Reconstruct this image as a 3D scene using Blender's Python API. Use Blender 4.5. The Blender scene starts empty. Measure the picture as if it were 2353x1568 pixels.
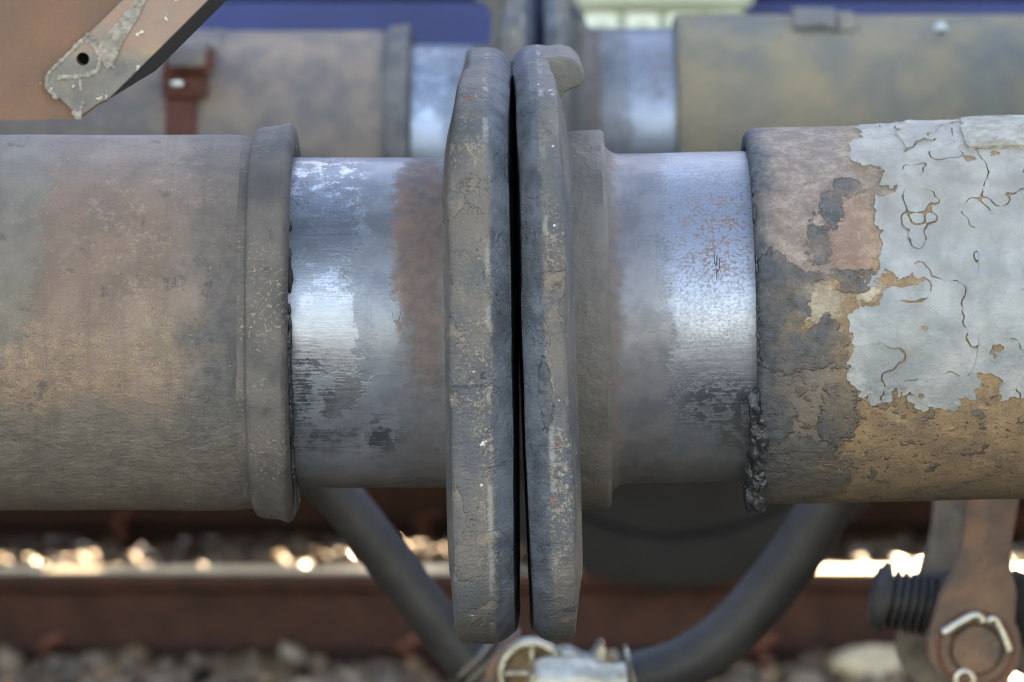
import bpy, bmesh, math, random
import numpy as np
from mathutils import Vector, Matrix

# ------------------------------------------------------------------ camera, sky, sun, exposure
sc = bpy.context.scene
R = math.radians
CAM = Vector((0.0, -2.6, 1.332)); PITCH = 0.1123; FPX = 9916.0   # focal length in pixels of a 2353 px wide frame
cam_d = bpy.data.cameras.new('camera'); cam = bpy.data.objects.new('camera', cam_d)
sc.collection.objects.link(cam); sc.camera = cam
cam.location = CAM; cam.rotation_euler = (math.pi/2 - PITCH, 0, 0)
cam_d.sensor_width = 36; cam_d.lens = 36*FPX/2353
cam_d.clip_start = 0.05; cam_d.clip_end = 2000
cam_d.dof.use_dof = True; cam_d.dof.focus_distance = 2.46; cam_d.dof.aperture_fstop = 12.8
SUN_EL, SUN_AZ = R(15), R(14)
w = bpy.data.worlds.new('World'); sc.world = w; w.use_nodes = True
wn = w.node_tree; bg = wn.nodes['Background']
sky = wn.nodes.new('ShaderNodeTexSky'); sky.sky_type = 'NISHITA'; sky.sun_disc = False
sky.sun_elevation = SUN_EL; sky.sun_rotation = SUN_AZ; sky.dust_density = .4; sky.ozone_density = 1.5
wn.links.new(sky.outputs[0], bg.inputs[0]); bg.inputs[1].default_value = 0.15
sun_d = bpy.data.lights.new('sun', 'SUN'); sun_d.energy = 5.0; sun_d.angle = R(0.5); sun_d.color = (1, 0.86, 0.6)
sun = bpy.data.objects.new('sun', sun_d); sc.collection.objects.link(sun)
sv = Vector((math.sin(SUN_AZ)*math.cos(SUN_EL), math.cos(SUN_AZ)*math.cos(SUN_EL), math.sin(SUN_EL)))
sun.rotation_euler = sv.to_track_quat('Z', 'Y').to_euler(); sun.location = (4, 8, 6)
vs = sc.view_settings
vs.view_transform = 'Standard'; vs.look = 'None'; vs.gamma = 1; vs.use_curve_mapping = False
vs.exposure = 2.95
vs.use_white_balance = True; vs.white_balance_temperature = 8100; vs.white_balance_tint = 20
sc.cycles.adaptive_threshold = .02
sc.cycles.max_bounces = 6; sc.cycles.diffuse_bounces = 3; sc.cycles.glossy_bounces = 3
sc.cycles.use_denoising = True; sc.cycles.filter_width = 1.0

rng = np.random.default_rng(7); random.seed(7)
COL = sc.collection

# ------------------------------------------------------------------ picture <-> place
CP, SP = math.cos(PITCH), math.sin(PITCH)
def ray(px, py):
    a = (px-1176.5)/FPX; b = (784-py)/FPX
    return Vector((a, CP + b*SP, -SP + b*CP))
def on_y(px, py, Y):                      # a point at the depth plane y = Y
    d = ray(px, py); t = (Y-CAM.y)/d.y
    return CAM + d*t
def cyl(px, py, Rr, zc=1.05, x0=0.004):   # (axial x, arc length) where a ray meets the near side of a buffer
    d = ray(px, py); oy = CAM.y; oz = CAM.z - zc
    A = d.y**2+d.z**2; B = 2*(oy*d.y+oz*d.z); Cc = oy*oy+oz*oz-Rr*Rr
    D = max(B*B-4*A*Cc, 0); t = (-B-math.sqrt(D))/(2*A)
    p = CAM + d*t
    return p.x-x0, Rr*math.atan2(p.z-zc, -p.y)

# ------------------------------------------------------------------ object helpers
def link(name, me, mat=None, parent=None, smooth=35):
    o = bpy.data.objects.new(name, me); COL.objects.link(o)
    if mat is not None and not me.materials: me.materials.append(mat)
    if parent is not None: o.parent = parent
    if smooth:
        me.polygons.foreach_set('use_smooth', [True]*len(me.polygons))
        me.set_sharp_from_angle(angle=R(smooth))
    return o
def tag(o, label, cat, group=None):
    o['label'] = label; o['category'] = cat
    if group: o['group'] = group
    return o
def thing(name, loc, label, cat, group=None, rot=(0, 0, 0)):
    o = bpy.data.objects.new(name, None); COL.objects.link(o); o.empty_display_size = .05
    o.location = loc; o.rotation_euler = rot
    return tag(o, label, cat, group)
def structure(o): o['kind'] = 'structure'; return o
def pymesh(name, V, F):
    me = bpy.data.meshes.new(name); me.from_pydata([tuple(v) for v in V], [], [tuple(f) for f in F]); me.update(); return me

class VN:                                  # cheap smooth value noise for shaping meshes
    def __init__(s, seed): s.p = np.random.default_rng(seed).random((64, 64, 64))
    def __call__(s, x, y, z):
        x, y, z = [np.asarray(q, float) for q in np.broadcast_arrays(x, y, z)]
        i = [np.floor(q).astype(int) for q in (x, y, z)]; f = [q-k for q, k in zip((x, y, z), i)]
        f = [q*q*(3-2*q) for q in f]; r = 0
        for dx in (0, 1):
            for dy in (0, 1):
                for dz in (0, 1):
                    r = r + s.p[(i[0]+dx) % 64, (i[1]+dy) % 64, (i[2]+dz) % 64] * \
                        (f[0] if dx else 1-f[0])*(f[1] if dy else 1-f[1])*(f[2] if dz else 1-f[2])
        return r-.5
VNZ = VN(3)
def dense(profile, step):
    out = [profile[0]]
    for a, b in zip(profile, profile[1:]):
        n = max(1, int(math.hypot(b[0]-a[0], b[1]-a[1])/step))
        for k in range(1, n+1): out.append((a[0]+(b[0]-a[0])*k/n, a[1]+(b[1]-a[1])*k/n))
    return out
def lathe(profile, seg=128, axis='x', noise=0, nscale=40, step=None, closed=False, caps=True, seed=0):
    P = np.array(dense(profile, step) if step else profile, float); n = len(P)
    th = np.linspace(0, 2*math.pi, seg, endpoint=False)
    X = np.repeat(P[:, 0][:, None], seg, 1); Rr = np.repeat(P[:, 1][:, None], seg, 1)
    C_, S_ = np.cos(th)[None, :], np.sin(th)[None, :]
    if noise:
        a, b, c = X*nscale+seed*7.3+20, Rr*C_*nscale+20, Rr*S_*nscale+20
        Rr = Rr + noise*(VNZ(a, b, c) + .5*VNZ(a*2.3, b*2.3, c*2.3))*(Rr > 1e-4)
        X = X + .6*noise*VNZ(a*1.3+9, b*1.3, c*1.3)*(Rr > 1e-4)
    A, B = -Rr*C_, Rr*S_
    V = np.stack([X, A, B], -1) if axis == 'x' else (np.stack([A, X, B], -1) if axis == 'y' else np.stack([A, B, X], -1))
    V = V.reshape(-1, 3); F = []
    rows = n if closed else n-1
    for i in range(rows):
        i2 = (i+1) % n
        for j in range(seg):
            j2 = (j+1) % seg
            q = (i*seg+j, i2*seg+j, i2*seg+j2, i*seg+j2)
            F.append(q)
    if caps and not closed:
        if P[0, 1] > 1e-5: F.append(tuple(range(seg)))
        if P[-1, 1] > 1e-5: F.append(tuple((n-1)*seg+j for j in reversed(range(seg))))
    me = pymesh('lathe', V, F)
    bm = bmesh.new(); bm.from_mesh(me); bmesh.ops.remove_doubles(bm, verts=bm.verts, dist=1e-6)
    bmesh.ops.recalc_face_normals(bm, faces=bm.faces); bm.to_mesh(me); bm.free()
    return me
def box_mesh(x0, x1, y0, y1, z0, z1, bev=0.0, seg=2):
    bm = bmesh.new(); bmesh.ops.create_cube(bm, size=1)
    for v in bm.verts: v.co = ((x0+x1)/2+v.co.x*(x1-x0), (y0+y1)/2+v.co.y*(y1-y0), (z0+z1)/2+v.co.z*(z1-z0))
    if bev: bmesh.ops.bevel(bm, geom=bm.edges[:], offset=bev, segments=seg, affect='EDGES', profile=.6)
    me = bpy.data.meshes.new('box'); bm.to_mesh(me); bm.free(); return me
def prism(pts, y0, y1, bev=0.0, seg=2):    # outline in the x-z plane pushed from y0 to y1
    bm = bmesh.new(); vs_ = [bm.verts.new((p[0], y0, p[1])) for p in pts]; f = bm.faces.new(vs_)
    r = bmesh.ops.extrude_face_region(bm, geom=[f])
    for v in r['geom']:
        if isinstance(v, bmesh.types.BMVert): v.co.y = y1
    bmesh.ops.recalc_face_normals(bm, faces=bm.faces)
    if bev: bmesh.ops.bevel(bm, geom=bm.edges[:], offset=bev, segments=seg, affect='EDGES', profile=.6)
    me = bpy.data.meshes.new('prism'); bm.to_mesh(me); bm.free(); return me
def catmull(pts, n=12):
    P = [Vector(p) for p in pts]; P = [2*P[0]-P[1]]+P+[2*P[-1]-P[-2]]; out = []
    for i in range(1, len(P)-2):
        for k in range(n):
            t = k/n; a, b, c, d = P[i-1:i+3]
            out.append(.5*((2*b)+(c-a)*t+(2*a-5*b+4*c-d)*t*t+(3*b-a-3*c+d)*t**3))
    out.append(P[-2]); return out
def tube(path, rad, seg=24, ribs=None):
    path = [Vector(p) for p in path]; V, F = [], []
    up = Vector((0, 1, 0.01)); n = len(path)
    for i, p in enumerate(path):
        t = (path[min(i+1, n-1)]-path[max(i-1, 0)]).normalized()
        a = t.cross(up).normalized(); b = a.cross(t).normalized()
        r = rad(i/(n-1)) if callable(rad) else rad
        for j in range(seg):
            q = 2*math.pi*j/seg; V.append(p+a*math.cos(q)*r+b*math.sin(q)*r)
    for i in range(n-1):
        for j in range(seg):
            j2 = (j+1) % seg; F.append((i*seg+j, i*seg+j2, (i+1)*seg+j2, (i+1)*seg+j))
    F.append(tuple(range(seg))[::-1]); F.append(tuple((n-1)*seg+j for j in range(seg)))
    return pymesh('tube', V, F)
def merge(meshes, name='merged'):
    bm = bmesh.new()
    for m in meshes: bm.from_mesh(m)
    me = bpy.data.meshes.new(name); bm.to_mesh(me); bm.free()
    for m in meshes: bpy.data.meshes.remove(m)
    return me
def lump(c, r, seed, sx=1, sy=1, sz=1, sub=2):
    bm = bmesh.new(); bmesh.ops.create_icosphere(bm, subdivisions=sub, radius=1)
    q = np.array([v.co[:] for v in bm.verts]); k = 1+.9*VNZ(q[:, 0]*1.6+seed*3.1+9, q[:, 1]*1.6+9, q[:, 2]*1.6+9)+.4*VNZ(q[:, 0]*4+seed+9, q[:, 1]*4+9, q[:, 2]*4+9)
    for v, kk in zip(bm.verts, k): v.co = Vector(c)+Vector((v.co.x*sx, v.co.y*sy, v.co.z*sz))*r*float(kk)
    me = bpy.data.meshes.new('lump'); bm.to_mesh(me); bm.free(); return me

# ------------------------------------------------------------------ shader helpers
def lin(c):
    return tuple((x/255/12.92 if x/255 <= .04045 else ((x/255+.055)/1.055)**2.4) for x in c)
class S:
    """A node tree written as expressions; coordinates are the object's own (buffers: x along the axis, v round it)."""
    def __init__(s, name, cylinder=None):
        s.m = bpy.data.materials.new(name); s.m.use_nodes = True; s.t = s.m.node_tree
        s.b = s.t.nodes['Principled BSDF']
        s.o = s.t.nodes.new('ShaderNodeTexCoord').outputs['Object']
        if cylinder:
            sp = s.t.nodes.new('ShaderNodeSeparateXYZ'); s.t.links.new(s.o, sp.inputs[0])
            s.x = sp.outputs[0]; th = s.f('ARCTAN2', sp.outputs[2], s.f('MULTIPLY', sp.outputs[1], -1.0))
            s.v = s.f('MULTIPLY', th, cylinder); s.P = s.comb(s.x, s.v, 0.0)
        else: s.P = s.o
        s.rough = .6; s.metal = 0.; s.h = 0.; s.col = (.2, .2, .2)
    def put(s, sock, val):
        if isinstance(val, (int, float)): sock.default_value = val
        elif isinstance(val, tuple):
            sock.default_value = (*val, 1) if len(sock.default_value) == 4 and len(val) == 3 else val
        else: s.t.links.new(val, sock)
    def f(s, op, a, b=None, c=None, clamp=False):
        n = s.t.nodes.new('ShaderNodeMath'); n.operation = op; n.use_clamp = clamp
        for i, q in enumerate((a, b, c)):
            if q is not None: s.put(n.inputs[i], q)
        return n.outputs[0]
    def add(s, a, b): return s.f('ADD', a, b)
    def sub(s, a, b): return s.f('SUBTRACT', a, b)
    def mul(s, a, b, clamp=False): return s.f('MULTIPLY', a, b, clamp=clamp)
    def mx(s, *a):
        r = a[0]
        for q in a[1:]: r = s.f('MAXIMUM', r, q)
        return r
    def mn(s, *a):
        r = a[0]
        for q in a[1:]: r = s.f('MINIMUM', r, q)
        return r
    def comb(s, x, y, z):
        n = s.t.nodes.new('ShaderNodeCombineXYZ')
        for i, q in enumerate((x, y, z)): s.put(n.inputs[i], q)
        return n.outputs[0]
    def scaled(s, sx, sy, sz, off=(0, 0, 0)):
        n = s.t.nodes.new('ShaderNodeMapping'); s.put(n.inputs[0], s.P)
        n.inputs['Scale'].default_value = (sx, sy, sz); n.inputs['Location'].default_value = off
        return n.outputs[0]
    def noise(s, scale, detail=4, rough=.55, vec=None, dist=0, off=None):
        if detail >= 8: pass
        elif scale > 80: detail = min(detail, 3)
        elif scale > 20: detail = min(detail, 4.5)
        n = s.t.nodes.new('ShaderNodeTexNoise'); v = s.P if vec is None else vec
        if off is not None: 
            a = s.t.nodes.new('ShaderNodeVectorMath'); s.put(a.inputs[0], v); a.inputs[1].default_value = (off, off*.7, off*.3); v = a.outputs[0]
        s.put(n.inputs['Vector'], v); n.inputs['Scale'].default_value = scale; n.inputs['Detail'].default_value = detail
        n.inputs['Roughness'].default_value = rough; n.inputs['Distortion'].default_value = dist
        return n.outputs['Fac']
    def voro(s, scale, feature='DISTANCE_TO_EDGE', vec=None):
        n = s.t.nodes.new('ShaderNodeTexVoronoi'); n.feature = feature; s.put(n.inputs['Vector'], s.P if vec is None else vec)
        n.inputs['Scale'].default_value = scale; return n.outputs['Distance']
    def step(s, val, a, b, lo=0., hi=1.):
        n = s.t.nodes.new('ShaderNodeMapRange'); n.interpolation_type = 'SMOOTHSTEP'
        s.put(n.inputs[0], val); 
        for i, q in enumerate((a, b, lo, hi)): n.inputs[i+1].default_value = q
        return n.outputs[0]
    def mix(s, fac, a, b):
        n = s.t.nodes.new('ShaderNodeMix'); n.data_type = 'RGBA'
        s.put(n.inputs[0], fac); s.put(n.inputs[6], a); s.put(n.inputs[7], b); return n.outputs[2]
    def lerp(s, fac, a, b):
        n = s.t.nodes.new('ShaderNodeMix'); n.data_type = 'FLOAT'
        s.put(n.inputs[0], fac); s.put(n.inputs[2], a); s.put(n.inputs[3], b); return n.outputs[0]
    def vary(s, a, b, scale, detail=5, off=0, lo=.35, hi=.65): return s.mix(s.step(s.noise(scale, detail, .6, off=off+.1), lo, hi), a, b)
    # warped coordinates and shapes on a cylinder
    def warp(s, amp, scale, amp2=0, scale2=1):
        dx = s.mul(s.sub(s.noise(scale, 6, .6, off=3.), .5), 2*amp); dv = s.mul(s.sub(s.noise(scale, 6, .6, off=8.), .5), 2*amp)
        e = s.sub(s.noise(190, 3, .6, off=5.), .5); g_ = s.sub(s.noise(190, 3, .6, off=15.), .5)
        s.wx = s.add(s.add(s.x, dx), s.mul(e, amp*.8)); s.wv = s.add(s.add(s.v, dv), s.mul(g_, amp*.8))
    def blob(s, cx, cv, rx, rv):
        a = s.f('POWER', s.mul(s.sub(s.wx, cx), 1/rx), 2.0); b = s.f('POWER', s.mul(s.sub(s.wv, cv), 1/rv), 2.0)
        return s.mul(s.sub(1.0, s.f('SQRT', s.add(a, b))), min(rx, rv))
    def slab(s, x0, x1, v0, v1):
        return s.mn(s.sub(s.wx, x0), s.sub(x1, s.wx), s.sub(s.wv, v0), s.sub(v1, s.wv))
    def layer(s, mask, col, rough=None, metal=None, h=None):
        s.col = s.mix(mask, s.col, col)
        if rough is not None: s.rough = s.lerp(mask, s.rough, rough)
        if metal is not None: s.metal = s.lerp(mask, s.metal, metal)
        if h is not None: s.h = s.add(s.h, s.mul(mask, h))
    def micro(s, k):                        # pin-head pits, grit and bright nicks
        a = s.noise(620, 8, .7, off=101.); b = s.noise(480, 8, .75, off=113.); c = s.noise(26, 4, .6, off=119.)
        s.layer(s.mul(s.step(a, .56, .66), s.mul(s.step(c, .3, .6, .35, 1.), k)), lin((62, 57, 53)), .7)
        s.layer(s.mul(s.step(b, .60, .68), s.mul(s.step(c, .65, .4, .35, 1.), k*1.1)), lin((196, 182, 164)), .6)
        s.h = s.add(s.h, s.mul(a, -.35)); s.h = s.add(s.h, s.mul(b, .3))
    def done(s, dist=.001, strength=1.0, spec=.26):
        s.put(s.b.inputs['Base Color'], s.col); s.put(s.b.inputs['Roughness'], s.rough); s.put(s.b.inputs['Metallic'], s.metal)
        s.b.inputs['Specular IOR Level'].default_value = spec
        if not isinstance(s.h, float):
            n = s.t.nodes.new('ShaderNodeBump'); n.inputs['Strength'].default_value = strength; n.inputs['Distance'].default_value = dist
            s.put(n.inputs['Height'], s.h); s.t.links.new(n.outputs[0], s.b.inputs['Normal'])
        return s.m
def simple(name, a, b, scale=30, rough=.7, metal=0., bump=.0006, bscale=120, spec=.28):
    s = S(name); s.col = s.vary(a, b, scale, 8, 0, .25, .75); s.rough = rough; s.metal = metal
    s.h = s.noise(bscale, 6, .65); return s.done(bump*2, 1., spec)

# ---- right casing: flaking pale paint over ochre primer over old dark paint
RC = .114
def right_casing_mat():
    s = S('flaking_paint', RC); q = lambda px, py: cyl(px, py, RC, 1.056)
    def el(px, py, rx, ry):
        c = q(px, py); a = q(px+rx, py); b = q(px, py-ry*.5); b2 = q(px, py+ry*.5)
        return s.blob(c[0], c[1], abs(a[0]-c[0]), max(abs(b[1]-b2[1]), .003))
    def bx(x0, x1, y0, y1): return s.slab(q(x0, 700)[0], q(x1, 700)[0], q(1900, y1)[1], q(1900, y0)[1])
    s.warp(.0085, 30)
    fine = s.noise(900, 3, .7); med = s.noise(160, 6, .62); big = s.noise(45, 5, .6, off=2.)
    grain = s.noise(70, 9, .82, off=5.)
    s.col = s.vary(lin((156, 126, 94)), lin((124, 102, 82)), 40, 8, 1.)                       # ochre primer
    s.col = s.mix(s.step(grain, .50, .66), s.col, lin((166, 140, 106)))
    s.rough = .72; s.h = s.mul(med, .5)
    # taupe old paint, upper left, scratched
    gr = s.mul(s.sub(s.noise(330, 4, .75, off=91.), .5), .012); gd = lambda f_: s.add(f_, gr)
    m = s.step(gd(s.mx(bx(1700, 2100, 150, 590), el(1800, 600, 120, 60))), -.003, .003)
    s.layer(m, s.mix(s.step(grain, .40, .68), lin((126, 108, 96)), lin((170, 150, 136))), .7, 0., .2)
    m = s.step(gd(s.mx(el(1960, 545, 66, 80), el(1950, 470, 40, 40))), -.0025, .0025)
    s.layer(m, s.mix(s.step(grain, .42, .66), lin((138, 110, 95)), lin((166, 138, 121))), .75, 0., .15)
    # bare beige and ochre flaking above the dark band
    m = s.step(gd(s.mx(el(1880, 690, 60, 45), el(2000, 660, 40, 30))), -.002, .002)
    s.layer(m, s.mix(s.step(grain, .4, .65), lin((150, 130, 108)), lin((190, 172, 150))), .7, 0., .3)
    # mid grey-brown film, then darker flakes with raised edges
    film = s.vary(lin((120, 109, 99)), lin((100, 93, 87)), 40, 8, 16.)
    m = s.step(gd(s.mx(bx(1600, 1880, 840, 1400), el(1860, 930, 110, 120))), -.004, .004); s.layer(s.mul(m, .85), film, .64, 0., .3)
    dark = s.vary(lin((102, 97, 93)), lin((82, 80, 79)), 130, 6, 6.)
    drip = s.mx(el(1955, 430, 35, 22), el(1915, 480, 28, 40), el(1885, 545, 24, 50), el(1925, 625, 90, 12), el(1960, 650, 45, 16))
    flk = s.mx(el(1830, 800, 110, 50), el(1905, 765, 40, 45), el(1955, 825, 45, 14), el(1790, 670, 75, 95), el(1925, 955, 45, 70), el(1830, 1090, 120, 70), el(1760, 960, 60, 60))
    fd = s.add(s.mx(drip, flk), s.add(s.mul(s.sub(s.noise(110, 4, .65, off=71.), .5), .014), s.mul(gr, .35))); m = s.step(fd, -.0009, .0009)
    ed = s.mul(s.step(fd, -.0016, -.0002), s.sub(1.0, m)); s.layer(s.mul(ed, .4), lin((70, 62, 56)))  # dark rim painted as the shadow along flake edges
    s.layer(s.mul(m, s.step(s.noise(45, 8, .7, off=77.), .36, .56, .35, 1.)), dark, .6, 0., .55)
    # grime along the mouth
    gx = s.add(s.wx, s.mul(s.sub(big, .5), .03))
    m = s.mul(s.step(gx, q(1800, 700)[0]+.004, q(1750, 700)[0]), s.lerp(s.step(med, .3, .6), .8, 1.))
    s.layer(m, s.vary(lin((88, 90, 93)), lin((64, 66, 69)), 200, 6, 7.), .58, 0., .25)
    m = s.step(s.add(s.mul(s.wv, -1.0), s.mul(s.sub(big, .5), .05)), -q(1900, 1010)[1], -q(1900, 1140)[1])
    s.layer(s.mul(m, .55), s.vary(lin((112, 102, 90)), lin((86, 82, 75)), 50, 8, 9.), .65)  # brown-grey that strengthens towards the bottom
    pt = s.step(s.noise(75, 4, .65, off=81.), .60, .635); s.layer(s.mul(pt, s.step(s.v, .0, -.05)), s.vary(lin((104, 97, 90)), lin((90, 78, 70)), 90), .66, 0., .4)
    # pale paint
    left = q(2005, 700)[0]
    pale = s.mx(bx(2018, 2900, 150, 905), el(1990, 800, 40, 90), el(2030, 912, 30, 18), el(2160, 915, 60, 18))
    holes = s.mx(el(2070, 648, 42, 16), el(2030, 640, 26, 20), el(2270, 890, 26, 36), el(2064, 895, 14, 18), el(2235, 372, 18, 12), el(1990, 680, 22, 16), el(2040, 430, 30, 9), el(1985, 540, 30, 40))
    pale = s.add(pale, s.mul(s.sub(s.noise(13, 2, .5, off=44.), .5), .045)); pale = s.mn(pale, s.mul(holes, -1.0)); ps = s.add(pale, s.mul(s.sub(s.noise(90, 8, .68, off=1.), .5), .012))
    s.layer(s.mul(s.step(ps, -.018, .002), .4), s.mix(s.step(grain, .45, .6), lin((146, 116, 86)), lin((172, 146, 112))), .72)
    m = s.step(ps, .004, .012)
    # red undercoat specks and scratches
    rs = s.mul(s.step(s.noise(120, 2, .5, off=41.), .76, .78), .8); s.layer(rs, lin((150, 66, 58)), .6)
    sc1 = s.step(s.noise(1., 3, .6, vec=s.scaled(700, 60, 1, (3, 1, 0))), .69, .76)
    sc2 = s.step(s.noise(1., 3, .6, vec=s.scaled(60, 700, 1, (3, 1, 0))), .70, .77)
    s.layer(s.mul(s.mx(sc1, sc2), s.mul(s.sub(1.0, m), .55)), lin((186, 174, 158)), .7)
    wash = s.step(s.noise(1., 5, .65, vec=s.scaled(34, 16, 1, (7, 3, 0))), .48, .72); s.layer(s.mul(wash, .42), lin((104, 96, 88)), .68)
    # gritty lumps low down
    g = s.mul(s.step(s.noise(240, 3, .6, off=17.), .6, .72), s.step(s.v, .01, -.09)); s.h = s.add(s.h, s.mul(g, .8))
    s.micro(.6)
    return s.done(.0026)
LC = .1137
def left_casing_mat():
    s = S('weathered_taupe_paint', LC); q = lambda px, py: cyl(px, py, LC, 1.05)
    def el(px, py, rx, ry):
        c = q(px, py); a = q(px+rx, py); b = q(px, py-ry*.5); b2 = q(px, py+ry*.5)
        return s.blob(c[0], c[1], abs(a[0]-c[0]), max(abs(b[1]-b2[1]), .003))
    s.warp(.006, 36)
    fine = s.noise(900, 3, .7); med = s.noise(150, 6, .62); big = s.noise(30, 5, .6, off=2.); grain = s.noise(70, 9, .82, off=5.)
    s.col = s.vary(lin((148, 130, 119)), lin((126, 111, 102)), 34, 8, 1.)
    s.rough = .66; s.h = s.mul(med, .55)
    m = s.step(s.mx(el(180, 560, 260, 210), el(60, 900, 330, 160)), -.03, .03)               # browner belly of the barrel
    s.layer(s.mul(m, .7), s.vary(lin((136, 110, 94)), lin((118, 98, 85)), 40, 8, 3.), .72)
    m = s.step(s.mx(el(110, 830, 300, 95), el(360, 800, 90, 90), el(-60, 930, 240, 80)), -.02, .016)
    m = s.mul(m, s.step(s.add(fine, s.mul(s.sub(med, .5), .7)), .36, .72))
    s.layer(s.mul(m, .8), s.vary(lin((182, 154, 124)), lin((160, 134, 108)), 60), .7, 0., .1)
    m = s.mul(s.step(s.mx(el(300, 560, 130, 190), el(430, 420, 150, 90)), -.02, .02), s.step(grain, .50, .62))
    s.layer(s.mul(m, .8), lin((164, 143, 127)), .7)
    # grey-green overspray at the far end
    m = s.step(s.add(s.mx(el(10, 480, 95, 260), el(60, 400, 60, 120)), s.mul(s.sub(s.noise(120, 4, .6, off=4.), .5), .02)), -.003, .003)
    s.layer(s.mul(m, .75), s.vary(lin((126, 119, 107)), lin((110, 105, 96)), 60, 5, 5.), .62, 0., .4)
    # dark grey grime toward the collar and underneath
    gx = s.add(s.wx, s.mul(s.sub(big, .5), .075))
    m = s.mul(s.step(gx, q(360, 700)[0], q(500, 700)[0]), s.lerp(s.step(s.v, .1, .0), .45, 1.))
    s.layer(s.mul(m, .92), s.vary(lin((100, 97, 95)), lin((80, 79, 79)), 160, 6, 7.), .56, 0., .1)
    m = s.step(s.add(s.v, s.mul(s.sub(big, .5), .07)), q(300, 880)[1], q(300, 1000)[1])
    s.layer(s.mul(m, .85), s.vary(lin((118, 110, 100)), lin((100, 95, 88)), 90, 6, 9.), .6)
    m = s.mul(s.step(s.noise(48, 6, .7, off=13.), .62, .70), .55); s.layer(m, lin((72, 71, 70)), .6, 0., .2)
    m = s.mul(s.step(s.noise(260, 5, .75, off=23.), .63, .70), s.step(big, .42, .6)); s.layer(s.mul(m, .7), lin((170, 150, 126)), .7)
    # crazing
    n1 = s.noise(26, 4, .6, off=27., dist=1.2); line = s.mul(s.step(s.f('ABSOLUTE', s.sub(n1, .5)), .0040, .0012), s.step(s.noise(18, 2, .5, off=37.), .60, .66))
    s.layer(s.mul(line, .45), lin((70, 63, 58)), .7, 0., -.9)
    sc1 = s.step(s.noise(1., 3, .6, vec=s.scaled(800, 35, 1, (3, 1, 0))), .68, .76); sc2 = s.step(s.noise(1., 3, .6, vec=s.scaled(300, 300, 1, (3, 1, 0)), dist=0), .74, .80)
    s.layer(s.mul(s.mx(sc1, sc2), .5), lin((176, 158, 140)), .7)
    ridg = s.mul(s.noise(1., 5, .7, vec=s.scaled(110, 170, 1, (1, 4, 0))), s.step(s.v, .06, -.08)); s.h = s.add(s.h, s.mul(ridg, .8))
    drp = s.step(s.noise(1., 4, .6, vec=s.scaled(75, 5, 1, (4, 9, 0))), .5, .7); s.layer(s.mul(drp, .28), lin((88, 80, 74)), .66)
    s.micro(.5)
    return s.done(.0024)
def collar_mat():
    s = S('grimy_cast_iron', .12)
    med = s.noise(150, 6, .65); grain = s.noise(420, 4, .75, off=3.); big = s.noise(25, 4, .6, off=6.)
    s.col = s.vary(lin((114, 106, 100)), lin((88, 85, 83)), 30, 8, 1.)
    s.layer(s.mul(s.step(grain, .54, .66), s.step(big, .45, .6)), lin((164, 146, 122)), .7)
    s.layer(s.mul(s.step(s.noise(60, 8, .75, off=9.), .58, .66), .5), lin((70, 68, 67)), .5, 0., .2)
    s.rough = s.lerp(med, .5, .72)
    s.micro(.45); s.h = s.add(s.h, s.add(s.mul(med, .5), s.mul(grain, .25))); return s.done(.0020)

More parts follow.
